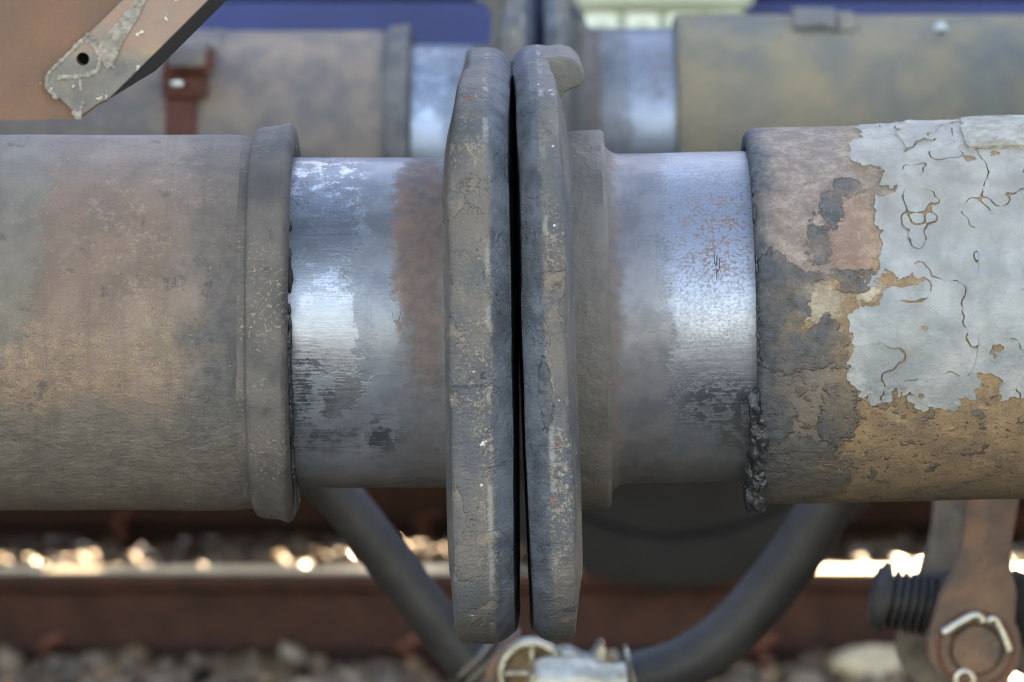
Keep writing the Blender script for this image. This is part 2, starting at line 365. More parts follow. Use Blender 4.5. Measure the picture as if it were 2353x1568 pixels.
def plunger_mat(side, far=False):
    Rp = .100; s = S('polished_plunger_steel', Rp); q = lambda px, py: cyl(px, py, Rp, 1.05)
    def el(px, py, rx, ry):
        c = q(px, py); a = q(px+rx, py); b = q(px, py-ry*.5); b2 = q(px, py+ry*.5)
        return s.blob(c[0], c[1], abs(a[0]-c[0]), max(abs(b[1]-b2[1]), .003))
    s.warp(.004, 60)
    blot = s.noise(70, 5, .7, off=9.); streak = s.noise(1., 5, .65, vec=s.scaled(38, 620, 1)); streak2 = s.noise(1., 4, .65, vec=s.scaled(110, 1500, 1, (5, 2, 0)))
    ring = s.noise(1., 4, .6, vec=s.scaled(900, 12, 1, (2, 7, 0)))
    big = s.noise(30, 5, .6, off=2.); med = s.noise(120, 6, .65, off=4.); fine = s.noise(500, 4, .75, off=6.)
    s.col = s.mix(streak, lin((124, 129, 138)), lin((164, 167, 173))); s.metal = 1.0
    s.rough = s.add(.35, s.mul(s.add(streak, s.mul(s.sub(big, .5), 1.2)), .26)); s.h = s.add(s.mul(streak, .12), s.mul(streak2, .12))
    film = s.vary(lin((138, 142, 149)), lin((114, 118, 126)), 50, 8, 1.)
    if side < 0:
        # film of dried grease over everything but the freshly rubbed band
        rub = s.mx(el(720, 540, 105, 120), el(760, 760, 75, 140), el(690, 700, 60, 220), el(790, 880, 40, 60))
        rubm = s.step(s.add(rub, s.add(s.mul(s.sub(blot, .5), .060), s.mul(s.sub(fine, .5), .014))), -.0025, .0025)
        s.layer(s.mul(s.sub(1.0, rubm), s.lerp(s.step(fine, .3, .6), .72, .95)), film, .42, .35, .25)
        wh = s.mul(s.step(s.add(blot, s.mul(s.sub(fine, .5), .5)), .52, .60), s.mul(s.step(s.wx, q(860, 700)[0], q(800, 700)[0]), s.step(s.v, .01, .05)))
        s.layer(s.mul(wh, .8), lin((190, 193, 198)), .3, .9)
        m = s.step(s.add(s.mx(el(965, 520, 62, 230), el(985, 760, 35, 140)), s.mul(s.sub(med, .5), .02)), -.004, .004)
        s.layer(s.mul(m, s.step(fine, .25, .55, .55, .95)), s.vary(lin((146, 112, 98)), lin((118, 102, 96)), 60, 8, 5.), .7, 0., .35)
        m = s.step(s.add(s.wx, s.mul(s.sub(big, .5), .03)), q(900, 700)[0], q(950, 700)[0])
        s.layer(s.mul(m, .6), s.vary(lin((116, 106, 104)), lin((94, 88, 88)), 140, 6, 6.), .62, 0., .3)
        low = s.mul(s.step(s.mx(el(705, 905, 75, 85), el(690, 1010, 120, 25), el(860, 1000, 60, 40)), -.012, .008), s.step(s.add(s.mul(streak, .6), s.mul(blot, .9)), .70, .82))
        s.layer(s.mul(low, .85), lin((42, 43, 45)), .42, 0., .2)
        bot = s.step(s.add(s.v, s.mul(s.sub(big, .5), .06)), q(700, 1000)[1], q(700, 1120)[1])
        s.layer(s.mul(bot, .75), s.vary(lin((112, 98, 86)), lin((82, 78, 76)), 90, 6, 8.), .5, .1)
    else:
        rub = s.slab(q(1545, 700)[0], .3, -.3, .3)
        rubm = s.step(s.add(rub, s.add(s.mul(s.sub(blot, .5), .030), s.mul(s.sub(fine, .5), .016))), -.004, .004)
        lt = s.mul(s.step(s.add(s.wx, s.mul(s.sub(big, .5), .03)), q(1470, 700)[0], q(1545, 700)[0]), s.step(s.v, q(1500, 800)[1], q(1500, 640)[1]))
        s.layer(s.mul(s.sub(1.0, rubm), s.lerp(s.mul(lt, s.step(fine, .35, .6)), .93, .45)), s.vary(lin((126, 122, 122)), lin((104, 103, 106)), 60, 8, 2.), .45, .3, .25)
        m = s.step(s.add(s.wx, s.mul(s.sub(med, .5), .02)), q(1450, 700)[0], q(1405, 700)[0])
        s.layer(s.mul(m, .85), s.vary(lin((118, 96, 84)), lin((92, 86, 84)), 70, 6, 4.), .68, 0., .2)
        sm = s.mul(rubm, s.step(s.add(fine, s.mul(med, .4)), .60, .80)); s.layer(s.mul(sm, .55), lin((118, 120, 126)), .45, .3)
        rs = s.mul(s.mul(rubm, s.step(s.add(fine, s.mul(s.sub(med, .5), .5)), .50, .62)), s.step(s.mx(el(1660, 520, 90, 90), el(1640, 600, 60, 50)), -.02, .02))
        s.layer(s.mul(rs, .85), s.vary(lin((142, 104, 84)), lin((110, 86, 78)), 200), .75, 0., .2)
        low = s.mul(s.step(s.mx(el(1650, 945, 95, 60), el(1690, 1010, 50, 40)), -.012, .008), s.step(s.add(s.mul(streak, .5), med), .68, .78))
        s.layer(s.mul(low, .85), lin((42, 44, 45)), .42, 0., .2)
        bot = s.step(s.add(s.v, s.mul(s.sub(big, .5), .05)), q(1600, 900)[1], q(1600, 1100)[1])
        s.layer(s.mul(bot, .75), s.vary(lin((100, 95, 88)), lin((78, 77, 76)), 90, 6, 8.), .48, .1)
    cr = s.mul(s.step(s.f('ABSOLUTE', s.sub(s.noise(1., 2, .5, vec=s.scaled(60, 22, 1, (9, 3, 0))), .5)), .006, .002), s.step(s.noise(28, 2, .5, off=12.), .62, .66))
    s.layer(s.mul(cr, .8), lin((48, 46, 46)), .6, 0., -.6)
    s.layer(s.mul(s.step(ring, .64, .72), .25), lin((70, 72, 76)), .45, .2)
    s.h = s.add(s.h, s.mul(med, .35)); return s.done(.0006)

def disc_mat(scars=()):
    s = S('scraped_disc_steel')
    sp = s.t.nodes.new('ShaderNodeSeparateXYZ'); s.t.links.new(s.o, sp.inputs[0])
    big = s.noise(22, 4, .6); med = s.noise(110, 6, .65, off=2.); fine = s.noise(520, 4, .75, off=3.)
    s.col = s.vary(lin((108, 100, 93)), lin((84, 85, 87)), 16, 4, 1., .4, .6); s.rough = s.lerp(s.noise(14, 4, .6, off=52.), .30, .68); s.metal = .15
    vst = s.noise(1., 4, .6, vec=s.scaled(60, 60, 7, (2, 1, 5))); s.layer(s.mul(s.step(vst, .5, .68), .5), lin((84, 80, 78)))
    chip = s.noise(44, 5, .62, off=5., dist=.5); cm = s.step(chip, .565, .58)
    s.layer(cm, s.vary(lin((116, 104, 94)), lin((90, 88, 88)), 90, 6, 6.), .6, 0., -.35)
    s.layer(s.mul(s.step(s.f('ABSOLUTE', s.sub(chip, .57)), .005, .001), .5), lin((72, 67, 64)))
    tan = s.mul(s.step(s.add(fine, s.mul(s.sub(med, .5), .5)), .50, .62), s.step(s.noise(20, 3, .5, off=8., vec=s.scaled(1, 1, .45)), .46, .62))
    s.layer(s.mul(tan, .6), s.vary(lin((182, 162, 134)), lin((142, 126, 110)), 200), .6, .1, .1)
    s.layer(s.mul(s.step(s.noise(90, 3, .5, off=14.), .69, .73), .8), lin((124, 84, 74)), .7)
    s.layer(s.mul(s.step(s.noise(150, 4, .6, off=24.), .70, .73), .8), lin((206, 202, 192)), .5)
    # the bearing face: dark burnished steel and old grease (|x| small = toward the partner)
    face = s.step(s.add(s.f('ABSOLUTE', sp.outputs[0]), s.mul(s.sub(med, .5), .006)), .0165, .0125)
    s.layer(face, s.vary(lin((92, 97, 104)), lin((66, 70, 76)), 60, 6, 10.), .5, .3, -.2)
    crease = s.f('ABSOLUTE', s.sub(s.f('ABSOLUTE', sp.outputs[0]), s.add(.0168, s.mul(s.sub(med, .5), .003))))
    s.layer(s.mul(s.mul(s.step(crease, .0022, .0006), s.step(s.noise(40, 4, .6, off=33.), .5, .62)), .6), lin((150, 147, 140)), .42, .4)
    s.h = s.add(s.h, s.add(s.mul(med, .5), s.mul(s.noise(1., 4, .6, vec=s.scaled(120, 60, 420, (1, 2, 3))), .35)))
    for cx_, cz_, rx_, rz_ in scars:          # dents and torn scars on the rim
        a_ = s.f('POWER', s.mul(s.sub(s.f('ABSOLUTE', sp.outputs[0]), cx_), 1/rx_), 2.0); b_ = s.f('POWER', s.mul(s.sub(sp.outputs[2], cz_), 1/rz_), 2.0)
        e_ = s.add(s.sub(1.0, s.f('SQRT', s.add(a_, b_))), s.mul(s.sub(s.noise(110, 8, .7, off=cz_*90+61.), .5), 3.0))
        e_ = s.mul(s.step(e_, -.05, .05), s.step(sp.outputs[1], -.18, -.20))
        s.layer(s.mul(e_, .7), s.vary(lin((82, 83, 86)), lin((66, 66, 69)), 200), .5, .1, -1.3)
    s.micro(.42)
    return s.done(.0020)

M = {}
M['rc'] = right_casing_mat(); M['lc'] = left_casing_mat(); M['collar'] = collar_mat()
M['pl'] = plunger_mat(-1); M['pr'] = plunger_mat(1); M['discl'] = disc_mat(((.0185, .002, .0030, .0022), (.027, -.004, .011, .0009)))
M['discr'] = disc_mat(((.0140, -.012, .0040, .018), (.025, -.135, .006, .0014)))
M['lip'] = simple('dusty_grey_steel', lin((116, 107, 98)), lin((90, 86, 81)), 30, .6, .05, .0007, 160)
M['grease'] = simple('black_grease', lin((54, 55, 58)), lin((34, 35, 37)), 90, .36, 0., .0008, 300, .6)
M['pad'] = simple('rough_pale_weld_plate', lin((176, 168, 154)), lin((128, 118, 104)), 90, .7, 0., .002, 140)
M['iron'] = simple('sooty_iron', lin((108, 100, 92)), lin((80, 75, 70)), 60, .66, .1, .001, 140)
M['farl'] = simple('far_taupe_paint', lin((146, 122, 102)), lin((88, 84, 84)), 17, .62, 0., .0008, 120)
M['farr'] = simple('far_olive_paint', lin((140, 120, 92)), lin((96, 96, 90)), 15, .62, 0., .0008, 120)
M['rust'] = simple('rust_red_iron', lin((116, 64, 48)), lin((84, 52, 42)), 40, .75, 0., .001, 150)
M['rail'] = simple('rusty_rail', lin((70, 44, 35)), lin((48, 32, 26)), 18, .85, 0., .001, 150, .15)
M['railtop'] = simple('worn_rail_head', lin((214, 208, 194)), lin((186, 178, 164)), 30, .4, .6, .0003, 200)
M['rubber'] = simple('dusty_rubber', lin((54, 52, 52)), lin((38, 37, 38)), 30, .52, 0., .0003, 150)
M['castsilver'] = simple('cast_aluminium', lin((186, 184, 176)), lin((142, 132, 112)), 60, .34, .75, .0008, 160)
M['brass'] = simple('brown_cast_iron', lin((136, 112, 82)), lin((98, 80, 62)), 60, .5, .3, .0008, 160)
M['link'] = simple('worn_forged_link', lin((124, 94, 76)), lin((78, 70, 66)), 30, .58, .15, .001, 150)
M['zinc'] = simple('zinc_pin', lin((208, 204, 192)), lin((170, 164, 150)), 90, .35, .8, .0004, 200)
M['blue'] = simple('dull_blue_paint', lin((40, 51, 98)), lin((33, 42, 82)), 3, .55, 0., .0003, 60)
M['dark'] = simple('underframe_black', lin((36, 35, 33)), lin((26, 25, 24)), 10, .7, 0., .0006, 90)
M['cream'] = simple('cream_paint', lin((214, 214, 198)), lin((200, 202, 184)), 8, .6, 0., .0003, 60)
M['creamd'] = simple('olive_cream_trim', lin((172, 174, 150)), lin((150, 153, 130)), 10, .6, 0., .0003, 60)
M['wheel'] = simple('sooty_wheel_steel', lin((32, 30, 28)), lin((24, 22, 21)), 8, .8, 0., .0006, 90, .2)
M['timber'] = simple('tarred_timber', lin((92, 80, 68)), lin((62, 54, 46)), 20, .8, 0., .002, 80)
M['concrete'] = simple('shade_wall_concrete', lin((150, 146, 138)), lin((124, 120, 112)), 6, .85, 0., .001, 60)
def bracket_mat():
    s = S('peeling_terracotta_paint'); med = s.noise(90, 6, .65, off=2.); fine = s.noise(380, 4, .7, off=4.)
    s.col = s.vary(lin((122, 87, 67)), lin((98, 78, 65)), 14, 8, 1., .35, .65); s.micro(.4); s.rough = .66; s.metal = 0.
    st = s.noise(1., 4, .6, vec=s.scaled(90, 1, 10)); s.layer(s.mul(s.step(st, .5, .7), .4), lin((106, 84, 70)))
    s.layer(s.mul(s.step(fine, .6, .72), .4), lin((88, 72, 62))); s.layer(s.mul(s.step(s.noise(160, 3, .5, off=7.), .7, .73), .7), lin((190, 176, 160)))
    s.h = s.add(s.h, s.mul(med, .4)); return s.done(.001)
def strip_mat():
    s = S('layered_old_paint'); med = s.noise(110, 6, .65, off=2.); big = s.noise(26, 4, .55, off=4.)
    s.col = s.vary(lin((142, 120, 92)), lin((108, 102, 96)), 30, 5, 1.); s.rough = .62; s.metal = 0.
    z_ = s.t.nodes.new('ShaderNodeSeparateXYZ'); s.t.links.new(s.o, z_.inputs[0]); zz = s.add(z_.outputs[2], s.mul(s.sub(big, .5), .02))
    s.layer(s.mul(s.step(zz, 1.228, 1.238), .8), s.vary(lin((146, 112, 98)), lin((124, 110, 102)), 40), .6)
    s.layer(s.mul(s.step(zz, 1.232, 1.222), .85), s.vary(lin((110, 103, 95)), lin((90, 87, 84)), 60), .6, 0., .2)
    s.layer(s.mul(s.step(med, .63, .68), .8), lin((206, 200, 182)), .6, 0., .5)
    s.h = s.add(s.h, s.mul(med, .6)); return s.done(.0016)
M['bracket'] = bracket_mat(); M['strip'] = strip_mat()
M['flake'] = simple('chalky_old_white_paint', lin((158, 149, 134)), lin((112, 103, 93)), 160, .7, 0., .0016, 220)
def ballast_mat():
    s = S('ballast_stone'); n = s.t.nodes.new('ShaderNodeNewGeometry'); r = n.outputs['Random Per Island']
    cr = s.t.nodes.new('ShaderNodeValToRGB'); s.put(cr.inputs[0], r); e = cr.color_ramp; e.interpolation = 'CONSTANT'
    cols = [(100, 86, 74), (126, 112, 98), (104, 76, 58), (146, 132, 116), (80, 66, 56), (128, 100, 78), (116, 108, 100), (160, 142, 122)]
    e.elements[0].color = (*lin(cols[0]), 1); e.elements[1].position = .125; e.elements[1].color = (*lin(cols[1]), 1)
    for i in range(2, 8): q = e.elements.new(i/8); q.color = (*lin(cols[i]), 1)
    s.col = s.mix(s.mul(s.noise(30, 4), 1.), cr.outputs[0], lin((108, 84, 64))); s.rough = s.lerp(s.f('FRACT', s.mul(r, 37.0)), .22, .75); s.h = s.noise(120, 4); return s.done(.0012)
M['ballast'] = ballast_mat()
def ground_mat():
    s = S('gravel_ground'); v = s.voro(22, 'F1'); s.col = s.mix(v, s.vary(lin((132, 120, 104)), lin((104, 94, 80)), 12), lin((76, 66, 58))); s.rough = .9
    s.h = s.mul(v, -1.); return s.done(.02)
M['ground'] = ground_mat()

# ------------------------------------------------------------------ the setting: ground, tracks, ballast
gz = -.235
g = structure(link('ground', pymesh('ground', [(-900, -900, gz), (900, -900, gz), (900, 900, gz), (-900, 900, gz)], [(0, 1, 2, 3)]), M['ground'], smooth=0))

TRACK2 = 5.40; GAUGE = 1.507
RAILP = [(-.036, -.004), (-.031, 0), (.031, 0), (.036, -.004), (.036, -.030), (.012, -.044), (.0085, -.060), (.0085, -.135), (.016, -.148), (.07, -.160), (.07, -.170),
         (-.07, -.170), (-.07, -.160), (-.016, -.148), (-.0085, -.135), (-.0085, -.060), (-.012, -.044), (-.036, -.030)]
def rail(y, label):
    bm = bmesh.new(); a = [bm.verts.new((-14, p[0], p[1])) for p in RAILP]; b = [bm.verts.new((14, p[0], p[1])) for p in RAILP]
    n = len(RAILP)
    for i in range(n):
        f = bm.faces.new((a[i], a[(i+1) % n], b[(i+1) % n], b[i]))
        if i in (0, 1, 2): f.material_index = 1
    bm.faces.new(a[::-1]); bm.faces.new(b); bmesh.ops.recalc_face_normals(bm, faces=bm.faces)
    me = bpy.data.meshes.new('rail'); bm.to_mesh(me); bm.free(); me.materials.append(M['rail']); me.materials.append(M['railtop'])
    o = link('rail', me, smooth=20); o.location = (0, y, 0); tag(o, label, 'rail', 'rails of the two tracks'); return o
rail(TRACK2, 'rusty brown rail with sunlit worn head behind the buffers')
rail(TRACK2+GAUGE, 'dark rusty rail just behind the brighter rail, under the blue wagon')
rail(.13, 'near running rail right beneath the front pair of buffers')
rail(.13+GAUGE, 'running rail right beneath the rear pair of buffers')

CLIPM = tube(catmull([(0, -.012, 0), (0, -.05, .012), (.02, -.066, .03), (.04, -.05, .034), (.04, -.016, .018)], 5), .009, 8)
PLATEM = box_mesh(-.075, .075, -.16, .16, -.182, -.171, .003, 1)
BOLTM = merge([lathe([(-.0, .014), (.0, .014), (.022, .014), (.022, .0)], 6, 'z'), lathe([(.022, .008), (.036, .008), (.038, 0)], 8, 'z')], 'bolt')
SLEEPM = box_mesh(-.12, .12, -1.25, 1.25, -.33, -.183, .012, 2)
def sleeper(x, yc, label, detail):
    o = link('sleeper', SLEEPM, M['timber']); o.location = (x, yc, 0); tag(o, label, 'sleeper', 'timber sleepers')
    if detail:
        for sy in (-1, 1):
            p = link('base_plate', PLATEM, M['rail'], o); p.location = (0, sy*GAUGE/2, 0)
            for s2 in (-1, 1):
                c = link('rail_clip', CLIPM, M['rust'], o); c.location = (-.02, sy*GAUGE/2+s2*.03, -.150)
                if s2 < 0: c.rotation_euler = (0, 0, 0)
                else: c.rotation_euler = (0, 0, math.pi); c.location.x = .02
                b = link('bolt', BOLTM, M['rust'], o); b.location = (.0, sy*GAUGE/2+s2*.115, -.171)
SX = [(-.86, 'timber sleeper under the lit rail at far left, near the left barrel'), (-.19, 'timber sleeper under the lit rail, behind the left hose'), (.47, 'timber sleeper under the lit rail, just right of the steel wheel'), (1.13, 'timber sleeper under the lit rail at far right edge')]
for x, l in SX: sleeper(x, TRACK2+GAUGE/2, l, True)

# ballast: one mass of loose stones
ICO = bmesh.new(); bmesh.ops.create_icosphere(ICO, subdivisions=1, radius=1)
IV = np.array([v.co[:] for v in ICO.verts]); IF = np.array([[v.index for v in f.verts] for f in ICO.faces]); ICO.free()
def stones(n, x0, x1, y0, y1, zf, smin=.016, smax=.036):
    c = np.stack([rng.uniform(x0, x1, n), rng.uniform(y0, y1, n), np.zeros(n)], -1)
    r = rng.uniform(smin, smax, n); c[:, 2] = zf(c[:, 0], c[:, 1]) + rng.uniform(-.02, .012, n)
    sc_ = rng.uniform(.65, 1.25, (n, 1, 3)); jit = 1+rng.uniform(-.26, .26, (n, len(IV), 1))
    q = rng.normal(size=(n, 4)); q /= np.linalg.norm(q, axis=1, keepdims=True); a, b, c_, d = q.T
    Rm = np.stack([np.stack([1-2*(c_*c_+d*d), 2*(b*c_-a*d), 2*(b*d+a*c_)], -1), np.stack([2*(b*c_+a*d), 1-2*(b*b+d*d), 2*(c_*d-a*b)], -1), np.stack([2*(b*d-a*c_), 2*(c_*d+a*b), 1-2*(b*b+c_*c_)], -1)], -2)
    V = np.einsum('nij,nkj->nki', Rm, IV[None]*sc_*jit)*r[:, None, None]+c[:, None, :]
    F = IF[None]+(np.arange(n)*len(IV))[:, None, None]
    return V.reshape(-1, 3), F.reshape(-1, 3)
def bed(x, y):
    z = np.full_like(x, -.20)
    z += .045*VNZ(x*2.2+30, y*2.2+30, 4.)+.02*VNZ(x*7+30, y*7+30, 9.)
    for yy in (TRACK2, TRACK2+GAUGE, .13, .13+GAUGE): z -= .03*np.exp(-((y-yy)/.09)**2)
    z += .052*np.exp(-((y-6.35)/.22)**2)*(1+1.6*VNZ(x*3.1+9, y*2+9, 2.)) + .02*np.exp(-((y-5.9)/.4)**2) + np.where((y > 4.6) & (y < TRACK2-.1), .03, 0)
    return z
def big_mesh(name, V, F):
    me = bpy.data.meshes.new(name); me.vertices.add(len(V)); me.vertices.foreach_set('co', V.astype(np.float32).ravel())
    me.loops.add(F.size); me.loops.foreach_set('vertex_index', F.astype(np.int32).ravel())
    me.polygons.add(len(F)); me.polygons.foreach_set('loop_start', np.arange(0, F.size, 3, dtype=np.int32)); me.polygons.foreach_set('loop_total', np.full(len(F), 3, np.int32))
    me.update(calc_edges=True); me.validate(); return me
V1, F1 = stones(7500, -1.9, 1.9, 4.3, 8.0, bed, .018, .040); V2, F2 = stones(7000, -2.6, 2.6, -1.4, 4.3, bed, .022, .045)
bal = link('ballast', big_mesh('ballast', np.vstack([V1, V2]), np.vstack([F1, F2+len(V1)])), M['ballast'], smooth=0)
bal['kind'] = 'stuff'; bal['label'] = 'grey and brown crushed stone ballast between the rails'

# unseen low wall added beyond the second track to keep sun off the ballast
pl = link('shade_wall', box_mesh(-14, 14, 8.25, 12, gz, .28, .02, 2), M['concrete']); tag(pl, 'added low wall beyond the far track, out of view, shading the ballast', 'light blocker'); pl['kind'] = 'structure'

# ------------------------------------------------------------------ blue wagon on the second track
bw = thing('blue_wagon', (.3, TRACK2+GAUGE/2, 0), 'blurred blue rail wagon on the next track behind the buffers', 'wagon')
yc = TRACK2+GAUGE/2
def at(o, parent): o.parent = parent; o.location = -Vector(parent.location)+o.location; return o
link('side_sill', box_mesh(-9, 9, -1.42, -1.34, .66, 1.086, .006, 2), M['blue'], bw)
link('side_sill', box_mesh(-9, 9, 1.34, 1.42, .80, 1.086, .006, 2), M['blue'], bw)
link('rub_rail', box_mesh(-9, 9, -1.40, 1.40, 1.09, 1.13, .004, 1), M['dark'], bw)
body = merge([box_mesh(-9, 9, -1.41, 1.41, 1.133, 3.7, .03, 2)]+[box_mesh(-8.8+i*.6, -8.72+i*.6, -1.44, -1.405, 1.15, 3.6, .004, 1) for i in range(30)])
link('body', body, M['blue'], bw)
link('floor_beam', box_mesh(-9, 9, -.35, .35, .72, 1.085, .01, 1), M['dark'], bw)
WH = [(-.07, .0), (-.07, .09), (-.055, .1), (-.02, .13), (-.0, .30), (-.03, .395), (-.062, .40), (-.066, .405), (-.066, .452), (-.06, .459), (.02, .4625), (.045, .466), (.055, .488), (.07, .488), (.074, .47), (.06, .40), (.03, .39), (.03, .3), (.05, .13), (.08, .1), (.08, 0)]
for sy in (-1, 1):
    prof = [(a*-sy*-1 if sy < 0 else -a, b) for a, b in WH]
    o = link('wheel', lathe(prof, 96, 'y'), M['wheel'], bw); o.location = (0, sy*GAUGE/2, .4635)
o = link('axle', lathe([(-.74, 0), (-.74, .08), (.74, .08), (.74, 0)], 32, 'y'), M['dark'], bw); o.location = (0, 0, .46)
for sy in (-1, 1):
    o = link('axle_box', box_mesh(-.14, .14, sy*.98-.1, sy*.98+.1, .34, .62, .02, 2), M['dark'], bw)
    o = link('spring', merge([box_mesh(-.5+.05*i, .5-.05*i, sy*.98-.05, sy*.98+.05, .64+.014*(6-i)-.0, .652+.014*(6-i), .002, 1) for i in range(7)]), M['dark'], bw)
for x0_, x1_, z0_ in ((-2.6, -.70, .28), (-.585, -.56, .2), (-.50, -.47, .2), (-.33, -.09, .24)):  # blocks added under the wagon to break up sunlight on the near rail
    link('rail_shade_block', box_mesh(x0_, x1_, 1.12, 1.20, z0_, .80, .01, 1), M['dark'], bw)
o = link('rail_shade_beam', box_mesh(-.75, -.62, -.9, .9, .22, .36, .01, 1), M['dark'], bw)  # added to make the sunlight on the rail's left part patchy

# cream equipment box hung on the wagon side
p0 = on_y(1335, 78, 4.60); p1 = on_y(1712, 78, 4.60); ztop = on_y(1500, 22, 4.60).z
eb = thing('equipment_box', ((p0.x+p1.x)/2, 4.66, .9), 'cream panelled equipment box with knobs, blurred above the rear right plunger', 'box')
def eb_add(name, me, mat): o = link(name, me, mat, eb); o.location = -eb.location; return o
eb_add('cabinet', box_mesh(p0.x, p1.x, 4.62, 4.725, .72, ztop+.004, .004, 1), M['creamd'])
eb_add('lid', box_mesh(p0.x-.01, p1.x+.012, 4.585, 4.726, ztop+.006, ztop+.05, .006, 2), M['creamd'])
nx = 4; wx = (p1.x-p0.x)/nx
for i in range(nx):
    a = p0.x+i*wx+.006; b = p0.x+(i+1)*wx-.006
    eb_add('door_panel', box_mesh(a, b, 4.606, 4.619, .74, ztop-.006, .003, 1), M['cream'])
    k = lathe([(-.0, .0), (0., .009), (.012, .009), (.014, 0)], 12, 'y'); ko = eb_add('knob', k, M['creamd']); ko.location = Vector(((a+b)/2, 4.592, ztop-.03))-eb.location

# ------------------------------------------------------------------ buffers
def superell(phi, a, b, n):
    c, s_ = abs(math.cos(phi)), abs(math.sin(phi)); return ((c/a)**n+(s_/b)**n)**(-1/n)
def disc_mesh(side, a=.236, b=.168, n=4.8, rim=.030, RS=2.0, er=.011, ew=.018, back=.006, seg=200, seed=1, wob=.0024, thin=0.):
    """Domed buffer head: side=-1 faces +x (its body lies at negative x)."""
    prof = []   # (inset from outline as fraction of r or metres, x behind the contact point)
    def sag(y2, z2): return y2/(2*RS)+z2/18
    th = np.linspace(0, 2*math.pi, seg, endpoint=False)
    rout = np.array([superell(t, a, b, n) for t in th])
    rows = []
    for fr in (0.0, .15, .3, .45, .6, .72, .82, .9): rows.append((rout*fr, 0, 0))
    # worn, rounded front edge: a broad bevel, then a tighter turn into the rim
    for k in range(0, 10):
        u_ = k/9; rows.append((rout-ew*(1-u_)**1.5, er*u_, 1))
    for k in range(1, 6): rows.append((rout+0*rout+.0006*math.sin(k/5*math.pi), er+(rim-er-.006)*k/5, 1))
    for k in range(1, 5):
        ang = k/4*math.pi/2; rows.append((rout-.004+.004*math.cos(ang), rim-.006+.005*math.sin(ang), 1))
    for k in range(1, 4): rows.append((rout-.004-.03*k/3, rim-.001+back*k/3, 1))
    for fr in (.8, .7, .55, .3, 0.0): rows.append((rout*fr, rim+back+.001, 2))
    V, F = [], []
    for r, off, kind in rows:
        Y = -r*np.cos(th); Z = r*np.sin(th)
        X = sag(Y*Y, Z*Z)+off*(1-thin*np.clip((Z-.10)/.065, 0, 1)**1.5)
        nz = VNZ(X*30+5, Y*30+20+seed, Z*30+20)+.3*VNZ(X*90+5, Y*90+20+seed, Z*90+20)
        k = wob*(1 if kind == 1 else .25)
        s_ = 1+k*nz/np.maximum(r, .02)
        V.append(np.stack([(X+k*.8*nz)*side, Y*s_, Z*s_], -1))
    nr = len(rows); V = np.concatenate(V)
    for i in range(nr-1):
        for j in range(seg):
            j2 = (j+1) % seg; F.append((i*seg+j, i*seg+j2, (i+1)*seg+j2, (i+1)*seg+j))
    me = pymesh('disc', V, F); bm = bmesh.new(); bm.from_mesh(me); bmesh.ops.remove_doubles(bm, verts=bm.verts, dist=1e-6)
    bmesh.ops.recalc_face_normals(bm, faces=bm.faces); bm.to_mesh(me); bm.free(); return me
def rib_mesh(side, x0, x1, hw, z0, z1, bev=.010):
    me = box_mesh(x0, x1, -hw, hw, z0, z1, bev, 4)
    for v in me.vertices:
        p = v.co; k = VNZ(p.x*40+9, p.y*40+9, p.z*40+9); v.co = (p.x*side, p.y*(1+.05*k), p.z+.002*k)
    me.flip_normals() if side < 0 else None
    return me
def wedge(side, xa, ya, za, xb, yb, zb, h):
    """Gusset web between the back of the head and the flange, given as a slanted bar."""
    a, b = Vector((xa*side, ya, za)), Vector((xb*side, yb, zb)); return tube([a, (a+b)/2, b], lambda t: h*(1-.3*t), 10)

